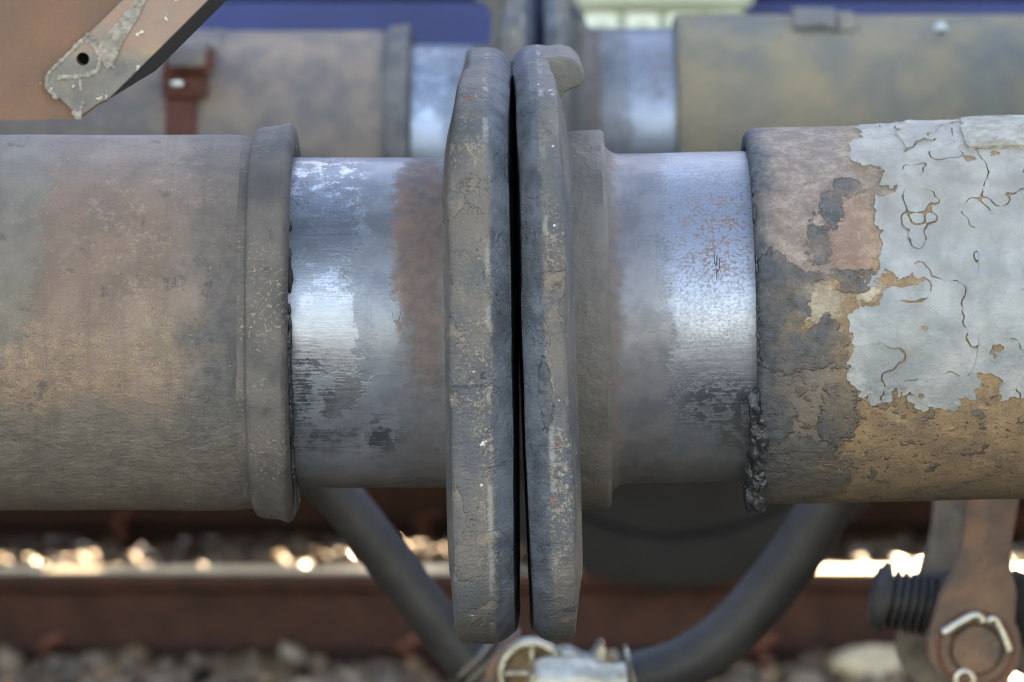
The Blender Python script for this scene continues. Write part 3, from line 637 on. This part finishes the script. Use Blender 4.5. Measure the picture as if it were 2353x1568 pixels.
def buffer(side, loc, rot, label, group, disc_rot, fl, casing_x, kind, rib_x, detail=True, seed=1):
    """side -1: left buffer (head at +x end); fl = (flange start, flange end) behind the contact plane."""
    t = thing('buffer', loc, label, 'buffer', group, (0, rot, 0))
    mp = {-1: M['pl'], 1: M['pr']}[side]; s = side
    # head
    d = link('head', disc_mesh(side, seed=seed, rim=.0348 if side < 0 else .0255, RS=6. if side < 0 else 9., er=.0125 if side < 0 else .009, ew=.0095 if side < 0 else .008, back=.003 if side < 0 else .004, thin=.2 if side < 0 else .1), M['discl'] if side < 0 else M['discr'], t, 40); d.rotation_euler = (0, disc_rot, 0); d.location = (0, 0, -.0055)
    if rib_x:
        k_ = rib_x
        lip = [(.010, .085), (.010, .1650), (.020, .1680), (k_-.013, .1687), (k_-.006, .1668), (k_-.0015, .162), (k_, .158), (k_-.0006, .1535), (k_-.003, .1505), (k_-.008, .1495), (k_-.0135, .146), (k_-.0165, .138), (k_-.017, .122), (k_-.014, .105), (k_-.012, .085)]
        lm = prism([(a_*side, b_) for a_, b_ in lip], -.078, .078, .0022, 3)
        link('curled_lip', lm, M['lip'], d, 70)
    # plunger with flange and fillet
    x0, x1 = fl; Rp = .100; fk = .12 if side < 0 else 1.0
    prof = [(x1-.004, .02), (x1-.004, Rp+.006*fk), (x1, Rp+.0050*fk), (x1+.0025, Rp+.0024*fk), (x1+.005, Rp+.0008*fk), (x1+.009, Rp), (casing_x-.012, Rp), (casing_x+.06, Rp), (casing_x+.06, .02)]
    link('plunger', lathe([(a*s, b) for a, b in prof], 192, 'x', .0003, 60, .01), mp, t, 40)
    fp = [(x0-.012, .03), (x0-.012, .1145), (x1-.003, .115), (x1-.0005, .113), (x1-.0005, .03)]
    link('flange', lathe([(a*s, b) for a, b in fp], 160, 'x', .0006, 60, .006, seed=seed), M['lip'] if side > 0 else M['iron'], t, 40)
    # casing
    cx = casing_x
    if kind == 'collar':
        Rc = .1137
        pc = [(cx+.05, .103), (cx+.003, .1035), (cx+.0005, .107), (cx, .112), (cx+.0010, .1165), (cx+.0028, .1200), (cx+.005, .1212), (cx+.0075, .1205), (cx+.010, .1193), (cx+.020, .1185), (cx+.0235, .1172), (cx+.025, .1150), (cx+.0256, .1125), (cx+.05, .1125), (cx+.05, .103)]
        c = link('casing', lathe([(a*s, b) for a, b in [(cx+.028, .104), (cx+.028, .1115), (cx+.033, .1133), (cx+.04, Rc), (.63, Rc), (.63, .05)]], 192, 'x', .0006, 25, .012), M['lc'] if detail else M['farl'], t, 40)
        link('collar', lathe([(a*s, b) for a, b in pc], 192, 'x', .0007, 30, .004), M['collar'], c, 50)
        if detail:
            L = []
            for k in range(26):
                th = R(random.uniform(-70, 40)); r = random.uniform(.0010, .0026); rr = .1055+random.uniform(-.001, .003)
                L.append(lump((s*(cx-.0005), -rr*math.cos(th), rr*math.sin(th)), r, k, .8, .8, random.uniform(2.0, 6.0)))
            link('grease_bead', merge(L), M['grease'], c, 60)['kind'] = 'stuff'
            L = []
            for k in range(9):
                th = R(random.uniform(-60, 5)); L.append(lump((s*(cx+.005+random.uniform(0, .002)), -.1185*math.cos(th), .1185*math.sin(th)), random.uniform(.0012, .0024), k+60, .8, .6, random.uniform(1, 2.6)))
            link('crust', merge(L), M['collar'], c, 60)['kind'] = 'stuff'
    else:
        Rc = .114
        pc = [(cx+.06, .1025), (cx+.001, .1025), (cx, .1035), (cx, .1095), (cx+.0015, .112), (cx+.0045, .1135), (cx+.008, Rc), (.63, Rc), (.63, .05)]
        c = link('casing', lathe([(a*s, b) for a, b in pc], 224, 'x', .0007, 30, .010), M['rc'] if detail else M['farr'], t, 50)
        if detail:
            L = []
            for k in range(70):
                th = R(-72+52*random.random()**1.3); r = random.uniform(.002, .0046); rr = .108+random.uniform(-.003, .005)
                L.append(lump((s*(cx-.001+random.uniform(-.002, .005)), -rr*math.cos(th), rr*math.sin(th)), r, k, .9, .8, random.uniform(.9, 2.2)))
            for k in range(26):
                th = R(random.uniform(-66, 60)); r = random.uniform(.0006, .0014); rr = .1125
                L.append(lump((s*(cx+.0005), -rr*math.cos(th), rr*math.sin(th)), r, k+90, .8, .8, random.uniform(1.5, 5)))
            for k in range(10):
                th = R(random.uniform(-82, -66)); rr = .113
                L.append(lump((s*(cx+random.uniform(.0, .004)), -rr*math.cos(th), rr*math.sin(th)), random.uniform(.003, .006), k+200, .8, .8, 1.3))
            link('grease_bead', merge(L), M['grease'], c, 60)['kind'] = 'stuff'
    return t, c
BG = 'pair of near buffers'; FG = 'pair of rear buffers'
b1, c1 = buffer(-1, (.004, 0, 1.05), 0, 'left front buffer, taupe barrel with rounded collar, in sharp focus', BG, R(-.8), (.030, .042), .134, 'collar', 0, True, 1)
b2, c2 = buffer(1, (.004, 0, 1.051), -R(1.2), 'right front buffer, flaking pale paint on its barrel, in sharp focus', BG, R(-.6), (.036, .054), .1384, 'plain', .0435, True, 2)
b3, c3 = buffer(-1, (.028, 1.75, 1.042), 0, 'blurred left rear buffer with rust red bracket on its barrel', FG, R(-.4), (.034, .046), .128, 'collar', .064, False, 3)
b4, c4 = buffer(1, (.028, 1.75, 1.058), 0, 'blurred right rear buffer with long olive brown barrel', FG, R(-.3), (.036, .046), .134, 'plain', .050, False, 4)

# raised plate on the right barrel's top
def curved_plate(x0, x1, t0, t1, r0, r1, nseed, wob=.0015, nx=24, nt=24):
    V, F = [], []
    for layer in (r1, r0):
        for i in range(nx+1):
            for j in range(nt+1):
                u, v = i/nx, j/nt; e = 1 if (0 < u < 1 and 0 < v < 1) else 0
                x = x0+(x1-x0)*u; th = t0+(t1-t0)*v
                k = float(VNZ(x*70+nseed, th*9+3, 5.)); k2 = float(VNZ(x*170+nseed, th*22+3, 9.))
                r = layer+(wob*(k+.6*k2) if layer == r1 else 0)-(0 if e else .0012*(layer == r1))
                x += .004*float(VNZ(th*14+nseed, 3., 7.))*(1 if u in (0, 1) else 0); th += .05*float(VNZ(x*50+nseed, 4., 7.))*(1 if v in (0, 1) else 0)
                V.append((x, -r*math.cos(th), r*math.sin(th)))
    n = (nx+1)*(nt+1); ix = lambda i, j: i*(nt+1)+j
    for i in range(nx):
        for j in range(nt):
            q = (ix(i, j), ix(i+1, j), ix(i+1, j+1), ix(i, j+1)); F.append(q); F.append(tuple(n+k for k in q[::-1]))
    for i in range(nx):
        for j in (0, nt): F.append((ix(i, j), ix(i+1, j), n+ix(i+1, j), n+ix(i, j)))
    for j in range(nt):
        for i in (0, nx): F.append((ix(i, j), ix(i, j+1), n+ix(i, j+1), n+ix(i, j)))
    me = pymesh('plate', V, F); bm = bmesh.new(); bm.from_mesh(me); bmesh.ops.recalc_face_normals(bm, faces=bm.faces); bm.to_mesh(me); bm.free(); return me
# the pale coat on the right barrel: a thin shell with a ragged outline, cracks, curled edges and blisters
def fbm(x, v, sc_, seed, oct=5, g=.55):
    r, a, t_ = 0, 1, 0
    for k in range(oct):
        r = r+a*VNZ(x*sc_*2**k+seed+17, v*sc_*2**k+seed*1.7+23, seed+k*3.3+.5); t_ += a; a *= g
    return 2*r/t_
def paint_coat(dark=False):
    q = lambda px, py: cyl(px, py, RC, 1.056)
    x0, x1 = q(1950, 700)[0]-.012, .40; v0, v1 = q(2000, 940)[1]-.010, RC*R(128); h = .00055
    if dark: x0, x1 = .148, q(2010, 700)[0]; v0, v1 = -RC*R(100), q(1900, 560)[1]
    nx, nv = int((x1-x0)/h), int((v1-v0)/h); X, Vv = np.meshgrid(x0+h*np.arange(nx+1), v0+h*np.arange(nv+1), indexing='ij')
    wx_ = X+.011*fbm(X, Vv, 38, 3.)+.0062*fbm(X, Vv, 150, 5.); wv_ = Vv+.011*fbm(X, Vv, 38, 9.)+.0062*fbm(X, Vv, 150, 12.)
    def el(px, py, rx, ry):
        c = q(px, py); ax_ = abs(q(px+rx, py)[0]-c[0]); av = max(abs(q(px, py-ry*.5)[1]-q(px, py+ry*.5)[1]), .003)
        return (1-np.sqrt(((wx_-c[0])/ax_)**2+((wv_-c[1])/av)**2))*min(ax_, av)
    f = np.minimum(wx_-q(2003, 700)[0]+.016*fbm(X, Vv, 13, 21., 2), wv_-q(2000, 905)[1])
    if dark:
        f = np.full_like(X, -.05)
        for e in ((1820, 800, 120, 50), (1905, 765, 42, 45), (1955, 825, 45, 14), (1780, 680, 85, 100), (1925, 955, 46, 70), (1840, 1090, 130, 60), (1755, 960, 65, 70), (1925, 625, 90, 12)): f = np.maximum(f, el(*e))
        f = np.where(X < x0+.003, np.minimum(f, X-x0-.0005), f)
    for e in () if dark else ((1990, 800, 45, 95), (2030, 912, 30, 18), (2160, 915, 60, 18), (1995, 345, 40, 30)): f = np.maximum(f, el(*e))
    for e in () if dark else ((2075, 646, 46, 15), (2035, 640, 24, 20), (2270, 890, 26, 40), (2064, 897, 14, 16), (2235, 372, 16, 10), (1998, 672, 26, 20), (2040, 432, 34, 8), (2000, 540, 26, 44), (2300, 800, 10, 8), (2120, 760, 6, 8)): f = np.minimum(f, -el(*e))
    pits = .58-np.abs(fbm(X, Vv, 60, 31., 4, .6)); f = np.minimum(f, pits*.02)
    # cracks along contours of a slow noise
    n1 = fbm(X, Vv, 30, 41., 4, .45); gate = fbm(X, Vv, 20, 51., 2)
    crack = np.minimum(np.abs(n1-.18), np.abs(n1+.22))*.022-.00025; crack = np.where(gate > -.16, crack, .02)
    g = np.minimum(f, crack)
    lift = np.exp(-np.clip(g, 0, 1)/.0022)*np.clip(fbm(X, Vv, 34, 61., 3)+.25, 0, 1)*.0030
    side_ = np.exp(-np.clip(crack, 0, 1)/.0035)*(n1 > .18)*.0014
    bl = np.clip(fbm(X, Vv, 55, 71., 3)-.22, 0, 1)*.0055+.0005*fbm(X, Vv, 120, 81., 3)
    r = RC+.0006+.6*lift+.7*side_+.4*bl
    if dark: r = RC+.00055+.35*(lift+side_)+.35*bl+.0007*np.clip(fbm(X, Vv, 170, 91., 3), 0, 1)
    gx_, gv_ = np.gradient(g, h); gm = np.maximum(gx_**2+gv_**2, .05)
    near = np.abs(g) < h; mvx = np.where(near, np.clip(-g*gx_/gm, -.4*h, .4*h), 0); mvv = np.where(near, np.clip(-g*gv_/gm, -.4*h, .4*h), 0)
    Xs, th = X+mvx, (Vv+mvv)/RC
    keep = (g[:-1, :-1]+g[1:, :-1]+g[:-1, 1:]+g[1:, 1:]) > 0
    idx = np.arange((nx+1)*(nv+1)).reshape(nx+1, nv+1)
    Q = np.stack([idx[:-1, :-1], idx[1:, :-1], idx[1:, 1:], idx[:-1, 1:]], -1)[keep]
    E = np.concatenate([Q[:, [0, 1]], Q[:, [1, 2]], Q[:, [2, 3]], Q[:, [3, 0]]]); key = np.sort(E, 1); key = key[:, 0]*10**7+key[:, 1]
    u, first, cnt = np.unique(key, return_index=True, return_counts=True); B = E[first[cnt == 1]]
    co = np.stack([Xs, -r*np.cos(th), r*np.sin(th)], -1).reshape(-1, 3)
    rb = RC-.001; low = np.stack([Xs, -rb*np.cos(th), rb*np.sin(th)], -1).reshape(-1, 3)
    n = len(co); F = np.concatenate([Q, np.stack([B[:, 1], B[:, 0], B[:, 0]+n, B[:, 1]+n], -1)]); used, inv = np.unique(F, return_inverse=True)
    V = np.concatenate([co, low])[used]; F = inv.reshape(-1, 4)
    me = bpy.data.meshes.new('paint_coat'); me.vertices.add(len(V)); me.vertices.foreach_set('co', V.astype(np.float32).ravel())
    me.loops.add(F.size); me.loops.foreach_set('vertex_index', F.astype(np.int32).ravel())
    me.polygons.add(len(F)); me.polygons.foreach_set('loop_start', np.arange(0, F.size, 4, dtype=np.int32)); me.polygons.foreach_set('loop_total', np.full(len(F), 4, np.int32))
    me.update(calc_edges=True); me.validate(); return me
def coat_mat():
    s = S('pale_peeling_paint', RC); fine = s.noise(420, 8, .72); big = s.noise(45, 5, .6, off=2.)
    c = s.vary(lin((160, 158, 152)), lin((132, 133, 131)), 34, 8, 11.)
    c = s.mix(s.mul(s.step(s.noise(60, 8, .7, off=51.), .55, .66), .5), c, lin((138, 131, 120)))
    up = s.step(s.add(s.v, s.mul(s.sub(big, .5), .07)), cyl(2200, 640, RC, 1.056)[1], cyl(2200, 400, RC, 1.056)[1])
    s.col = s.mix(s.mul(up, .7), c, s.vary(lin((164, 154, 138)), lin((138, 128, 114)), 50, 8, 12.))
    s.col = s.mix(s.mul(s.step(fine, .54, .68), .5), s.col, lin((122, 122, 120)))
    wash = s.step(s.noise(1., 8, .65, vec=s.scaled(34, 16, 1, (7, 3, 0))), .5, .7); s.col = s.mix(s.mul(wash, .4), s.col, lin((120, 112, 102)))
    s.rough = .5; s.h = s.add(s.mul(fine, .4), s.mul(s.noise(110, 8, .62, off=61.), .8)); return s.done(.0016)
link('paint_coat', paint_coat(), coat_mat(), c2, 38)
link('top_plate', curved_plate(.268, .45, R(62), R(118), .1125, .1182, 4), M['pad'], c2, 50)
# rear barrels: raised plates, bracket, bolts
link('top_plate', curved_plate(.254, .296, R(60), R(120), .112, .121, 6), M['lip'], c4, 50)
link('top_plate', curved_plate(.297, .315, R(60), R(120), .112, .117, 8), M['farr'], c4, 50)
link('barrel_band', lathe([(-.318, .112), (-.318, .1155), (-.63, .1155), (-.63, .112)], 96, 'x'), M['farl'], c3)
p = on_y(2160, 68, 1.66); o = link('rivet', lump((0, 0, 0), .007, 5), M['zinc'], c4); o.location = p-Vector((.028, 1.75, 1.058))
def rel3(p): return Vector(p)-Vector((.028, 1.75, 1.042))
def box_px(px0, px1, py0, py1, Y0, Y1, bev=.003):
    a, b = on_y(px0, py1, Y0), on_y(px1, py0, Y0); o_ = Vector((.028, 1.75, 1.042))
    return box_mesh(a.x-o_.x, b.x-o_.x, Y0-o_.y, Y1-o_.y, a.z-o_.z, b.z-o_.z, bev, 2)
br = link('bracket', box_px(374, 482, 118, 168, 1.600, 1.70), M['rust'], c3)
link('clamp_block', box_px(384, 470, 104, 156, 1.585, 1.69, .006), M['farl'], br)
br2 = link('strap', box_px(372, 476, 165, 225, 1.622, 1.665), M['rust'], c3)
br3 = link('strap', box_px(382, 452, 222, 420, 1.630, 1.665), M['rust'], c3)
o = link('bolt', box_px(392, 420, 186, 202, 1.590, 1.640, .003), M['zinc'], c3)
o = link('bolt', box_px(428, 442, 96, 108, 1.66, 1.68, .002), M['zinc'], c3)

# ------------------------------------------------------------------ folded step bracket, top left
YB = -.35
def bp(px, py): p_ = on_y(px, py, YB); return (p_.x, p_.z)
out = [bp(-420, -420), bp(905, -420), bp(242, 236), bp(228, 240), bp(184, 274), bp(-420, 281)]
bk = thing('step_bracket', (-.28, YB, 1.33), 'brown painted folded steel bracket with a drilled hole, top left', 'bracket')
def bk_add(name, me, mat, sm=35): o = link(name, me, mat, bk, sm); o.location = -bk.location; return o
hc = bp(192, 135); hr = .0034
def plate_with_hole(pts, hc, hr, y0, y1):
    """Outline split by a ring of vertices round the hole: front, back, outer wall and hole wall."""
    n = 28; ring = [(hc[0]+hr*math.cos(2*math.pi*k/n), hc[1]+hr*math.sin(2*math.pi*k/n)) for k in range(n)]
    bm = bmesh.new()
    for y in (y0, y1):
        vo = [bm.verts.new((p[0], y, p[1])) for p in pts]; vr = [bm.verts.new((p[0], y, p[1])) for p in ring]
        eo = [bm.edges.new((vo[i], vo[(i+1) % len(vo)])) for i in range(len(vo))]; er = [bm.edges.new((vr[i], vr[(i+1) % n])) for i in range(n)]
        bmesh.ops.triangle_fill(bm, edges=eo+er, use_beauty=True, use_dissolve=False)
        if y == y0: a = (vo, vr)
        else: b = (vo, vr)
    for u, v in zip(a, b):
        for i in range(len(u)): bm.faces.new((u[i], u[(i+1) % len(u)], v[(i+1) % len(u)], v[i]))
    bmesh.ops.recalc_face_normals(bm, faces=bm.faces)
    me = bpy.data.meshes.new('plate'); bm.to_mesh(me); bm.free(); return me
bk_add('plate', plate_with_hole(out, hc, hr, YB, YB+.008), M['bracket'], 20)
st = [bp(290, -6), bp(420, -90), bp(560, -90), bp(480, -2), bp(360, 118), bp(250, 226), bp(228, 236), bp(183, 268), bp(166, 250), bp(118, 205), bp(106, 178), bp(150, 132), bp(205, 78)]
bk_add('strip', plate_with_hole(st, hc, hr, YB-.0042, YB-.0006), M['strip'], 20)
# folded flange behind the slanting edge; near-black colour stands in for its shade
A_, B_ = Vector((bp(905, -420)[0], 0, bp(905, -420)[1])), Vector((bp(246, 232)[0], 0, bp(246, 232)[1]))
dv = (B_-A_).normalized(); nn = Vector((dv.z, 0, -dv.x)); nn = nn if nn.x < 0 else -nn
q4 = [A_, B_, B_+nn*.007, A_+nn*.007]
bk_add('flange', prism([(p_.x, p_.z) for p_ in q4], YB+.0085, YB+.30, .001, 1), M['dark'], 20)
bk_add('hole_shade_plate', prism([(x_, z_) for x_, z_ in [bp(-90, -90), bp(470, -90), bp(215, 190), bp(170, 262), bp(-90, 262)]], YB+.06, YB+.07), M['dark'], 20)  # dark sheet added behind the plate so the drilled hole shows black
bk_add('bottom_flange', prism([bp(-90, 277), bp(182, 273), bp(182, 262), bp(-90, 266)], YB+.0085, YB+.06, .001, 1), M['dark'], 20)
def bead(pts, r, name='weld_bead'):
    L = []; P_ = catmull([(bp(*p_)[0], YB-.0045, bp(*p_)[1]) for p_ in pts], 10)
    for i, c in enumerate(P_): L.append(lump(c, r*random.uniform(.55, 1.25), i, 1.2, .5, 1.2))
    bk_add(name, merge(L), M['flake'], 60)
bead([(205, 78), (170, 112), (140, 142), (112, 172), (112, 200), (130, 222)], .0009)
bead([(216, 88), (220, 105), (232, 130), (225, 160), (200, 172), (170, 176), (135, 178)], .0010)
bead([(186, 184), (187, 206)], .0006)
bead([(192, 236), (184, 262)], .0007)
bead([(182, 268), (172, 258)], .0011)
# smear of white paint on the strip
sm_ = [bp(330, -20), bp(352, -30), bp(318, 40), bp(285, 95), bp(262, 150), bp(248, 158), bp(232, 132), bp(228, 105), bp(262, 60)]
bk_add('paint_smear', prism(sm_, YB-.0052, YB-.0043), M['flake'], 20)
# bracket arm reaching back to the wagon
bk_add('arm', box_mesh(-.72, -.36, YB+.01, YB+.05, 1.30, 1.40, .004, 1), M['bracket'])

# ------------------------------------------------------------------ brake hoses and couplings
YH = .95
def hp(px, py, Y=YH): return on_y(px, py, Y)
hl = thing('brake_hose', hp(1080, 1530), 'thinner black rubber brake hose hanging behind the left buffer', 'hose', 'brake hoses')
def add_to(root, name, me, mat, sm=50): o = link(name, me, mat, root, sm); o.location = -root.location; return o
pathl = catmull([hp(560, 900), hp(640, 985), hp(715, 1070), hp(795, 1160), hp(868, 1255), hp(945, 1355), hp(1016, 1446), hp(1064, 1508), hp(1110, 1548)], 12)
add_to(hl, 'rubber_hose', tube(pathl, .0198, 32), M['rubber'])
add_to(hl, 'end_fitting', tube([hp(470, 790), hp(520, 855), hp(575, 916)], .021, 24), M['iron'])
def ring_at(c, axis, r, th, name, mat, root, seg=32):
    me = lathe([(-th/2, r*.8), (-th/2, r), (-th/2+.002, r+.002), (th/2-.002, r+.002), (th/2, r), (th/2, r*.8)], seg, 'x')
    o = link(name, me, mat, root, 40); o.location = Vector(c)-root.location; o.rotation_euler = Vector(axis).to_track_quat('X', 'Z').to_euler(); return o
dl = (hp(1120, 1545)-hp(1050, 1475))
for k, (px, py) in enumerate(((1088, 1516), (1106, 1532))): ring_at(hp(px, py), dl, .0215, .006, 'hose_clamp', M['iron'], hl)
# left coupling head: cast plate with knob, spoked ring
add_to(hl, 'coupling_head', prism([(p_.x, p_.z) for p_ in (hp(1112, 1580), hp(1112, 1530), hp(1128, 1500), hp(1170, 1452), hp(1186, 1442), hp(1198, 1452), hp(1192, 1476), hp(1170, 1510), hp(1160, 1548), hp(1160, 1600))], YH-.03, YH+.02, .005, 2), M['link'])
rc_ = hp(1222, 1546, YH-.035)
ringm = lathe([(-.006, .0225), (-.008, .0245), (-.008, .0275), (-.005, .029), (.008, .029), (.008, .0225)], 48, 'y', closed=True)
o = link('ring', ringm, M['castsilver'], hl, 40); o.location = rc_-hl.location
o = link('ring_plate', lathe([(.005, .024), (.007, .024), (.007, 0)], 32, 'y'), M['brass'], hl, 30); o.location = rc_-hl.location
for sm2 in (box_mesh(-.0235, .0235, -.004, .004, -.002, .002, .0008, 1), box_mesh(-.002, .002, -.0037, .0043, -.0235, .0235, .0008, 1)):
    o = link('spoke', sm2, M['castsilver'], hl, 30); o.location = rc_-hl.location
hr_ = thing('brake_hose', hp(1420, 1555), 'thicker black rubber brake hose curving up to the right barrel', 'hose', 'brake hoses')
pathr = catmull([hp(1415, 1564), hp(1480, 1556), hp(1572, 1526), hp(1660, 1468), hp(1742, 1384), hp(1820, 1285), hp(1884, 1185), hp(1936, 1090), hp(1950, 1010), hp(1990, 900)], 12)
add_to(hr_, 'rubber_hose', tube(pathr, .0228, 32), M['rubber'])
add_to(hr_, 'end_fitting', tube([hp(1982, 920), hp(2010, 850), hp(2040, 790)], .0245, 24), M['iron'])
dr = hp(1475, 1548)-hp(1415, 1562)
ring_at(hp(1418, 1560), dr, .0235, .012, 'hose_clamp', M['brass'], hr_); ring_at(hp(1452, 1552), dr, .0245, .004, 'hose_clamp', M['castsilver'], hr_)
bodyp = [(0., 0), (.001, .012), (.006, .0195), (.016, .0225), (.05, .0225), (.062, .018), (.075, .017), (.08, .0185), (.083, .0)]
o = link('coupling_head', lathe(bodyp, 40, 'x', .0006, 90), M['castsilver'], hr_, 50); o.location = hp(1212, 1572, YH-.07)-hr_.location; o.rotation_euler = (0, R(2), R(10))
add_to(hr_, 'locking_fin', prism([(p_.x, p_.z) for p_ in (hp(1255, 1510), hp(1282, 1488), hp(1310, 1486), hp(1335, 1500), hp(1354, 1508), hp(1372, 1480), hp(1380, 1470), hp(1388, 1482), hp(1398, 1530), hp(1390, 1560), hp(1260, 1560))], YH-.02, YH+.015, .004, 2), M['castsilver'])

# ------------------------------------------------------------------ screw coupling at the right
YK = .80
sc_root = thing('screw_coupling', on_y(2242, 1490, YK), 'worn brown screw coupling link with round pin, hanging below right barrel', 'coupling')
def kp(px, py, Y=YK): p_ = on_y(px, py, Y); return (p_.x, p_.z)
cx_, cy_ = 2240, 1488
arm = [(2222, 1000), (2345, 1000), (2342, 1150), (2332, 1215), (2322, 1265), (2326, 1315), (2338, 1365)]
arc = [(cx_+108*math.cos(a), cy_+112*math.sin(a)) for a in np.linspace(-.55, math.pi+.45, 22)]
tail = [(2160, 1378), (2186, 1330), (2204, 1280), (2216, 1220), (2220, 1150)]
add_to(sc_root, 'link_arm', prism([kp(*p_) for p_ in arm+[tuple(q_) for q_ in arc]+tail], YK, YK+.022, .003, 2), M['link'], 40)
add_to(sc_root, 'link_arm', prism([kp(px-72, py-8, YK+.11) for px, py in arm+[tuple(q_) for q_ in arc]+tail], YK+.11, YK+.132, .003, 2), M['iron'], 40)
pc_ = on_y(cx_, cy_, YK)
def ring_y(prof, name, mat, off=(0, 0, 0), seg=64, closed=False):
    o = link(name, lathe(prof, seg, 'y', closed=closed), mat, sc_root, 30); o.location = Vector(off); return o
mpx = 1/ (FPX/3.42)
ring_y([(-.004, 62*mpx), (-.004, 82*mpx), (-.002, 85*mpx), (-.0003, 85*mpx), (-.0003, 62*mpx)], 'washer', M['link'], closed=True)
ring_y([(-.0022, 84*mpx), (-.0022, 89*mpx), (-.0002, 90*mpx), (-.0002, 84*mpx)], 'rust_ring', M['rust'], closed=True)
ring_y([(-.009, 0), (-.009, 54*mpx), (-.007, 57*mpx), (.15, 57*mpx), (.15, 0)], 'pin', M['link'])
ring_y([(-.0095, 0), (-.0095, .0022), (-.0085, .0024)], 'pin_mark', M['iron'], seg=12)
def wire(pts, r, name, mat, Yo=-.007):
    P_ = catmull([Vector((kp(*p_)[0], YK+Yo, kp(*p_)[1])) for p_ in pts], 8); add_to(sc_root, name, tube(P_, r, 12), mat)
wire([(2166, 1452), (2200, 1430), (2234, 1412), (2250, 1414), (2256, 1426)], .0035, 'split_pin', M['zinc'])
wire([(2268, 1424), (2284, 1420), (2298, 1446), (2308, 1468), (2316, 1492)], .0030, 'split_pin', M['zinc'])
P_ = [Vector((kp(2214+20*math.cos(a), 1560+22*math.sin(a))[0], YK-.008, kp(2214+20*math.cos(a), 1560+22*math.sin(a))[1])) for a in np.linspace(0, 2*math.pi, 24)]
add_to(sc_root, 'split_pin_eye', tube(P_, .0024, 10), M['zinc'])
# threaded spindle
s0, s1 = on_y(2188, 1404, YK+.07), on_y(2016, 1372, YK+.07); ax = (s1-s0); Ls = ax.length; prof = [(0, 0), (0, .0215)]
nth = 8; pitch = Ls*.86/nth
for k in range(nth): prof += [(pitch*(k+.1), .025), (pitch*(k+.5), .025), (pitch*(k+.62), .0185), (pitch*(k+.95), .0185)]
prof += [(Ls*.87, .0195), (Ls*.88, .0275), (Ls*.97, .0275), (Ls*1.0, .025), (Ls*1.06, .023), (Ls*1.08, .018), (Ls*1.09, 0)]
o = link('spindle', lathe(prof, 40, 'x'), M['rubber'], sc_root, 40); o.location = s0-sc_root.location; o.rotation_euler = ax.to_track_quat('X', 'Z').to_euler()
t0_, t1_ = on_y(2150, 1388, YK+.07), on_y(2230, 1400, YK+.07)
o = link('trunnion_nut', lathe([(0, 0), (0, .026), (.004, .03), (.03, .03), (.034, .026), (.034, 0)], 6, 'x'), M['rubber'], sc_root, 20); o.location = t0_-sc_root.location; o.rotation_euler = ax.to_track_quat('-X', 'Z').to_euler()
add_to(sc_root, 'spindle_end', tube([on_y(2290, 1380, YK+.09), on_y(2360, 1392, YK+.09), on_y(2520, 1420, YK+.09)], .024, 24), M['dark'])
add_to(sc_root, 'handle_weight', prism([kp(2318, 1330, YK+.05), kp(2350, 1322, YK+.05), kp(2440, 1370, YK+.05), kp(2440, 1500, YK+.05), kp(2345, 1490, YK+.05), kp(2330, 1420, YK+.05)], YK+.05, YK+.09, .006, 2), M['dark'])

# pale block of stone by the rail
pb = on_y(2010, 1486, 5.0)
o = link('pale_stone', lump((0, 0, 0), .06, 77, 1.1, .9, .62, 2), simple('pale_limestone', lin((196, 178, 152)), lin((168, 150, 126)), 20), smooth=20); o.location = (pb.x, 5.12, -.135)
tag(o, 'large pale beige stone lying in front of the rail below the threaded spindle', 'stone')

# ------------------------------------------------------------------ wagon ends that carry the buffers (just outside the picture)
for s_, lab in ((-1, 'dark headstock of the left wagon behind both left buffers'), (1, 'dark headstock of the right wagon behind both right buffers')):
    hw_ = thing('wagon_end', (s_*.66, .875, 1.05), lab, 'wagon')
    link('headstock', box_mesh(-.04, .04, -1.3, 1.3, -.17, .17, .008, 2), M['dark'], hw_)
    link('drawhook_plate', box_mesh(-.055*1, .055, -.15, .15, -.15, .15, .01, 2), M['iron'], hw_)
    link('floor', box_mesh(min(s_*.05, s_*4), max(s_*.05, s_*4), -1.3, 1.3, .10, .16, .004, 1), M['dark'], hw_)
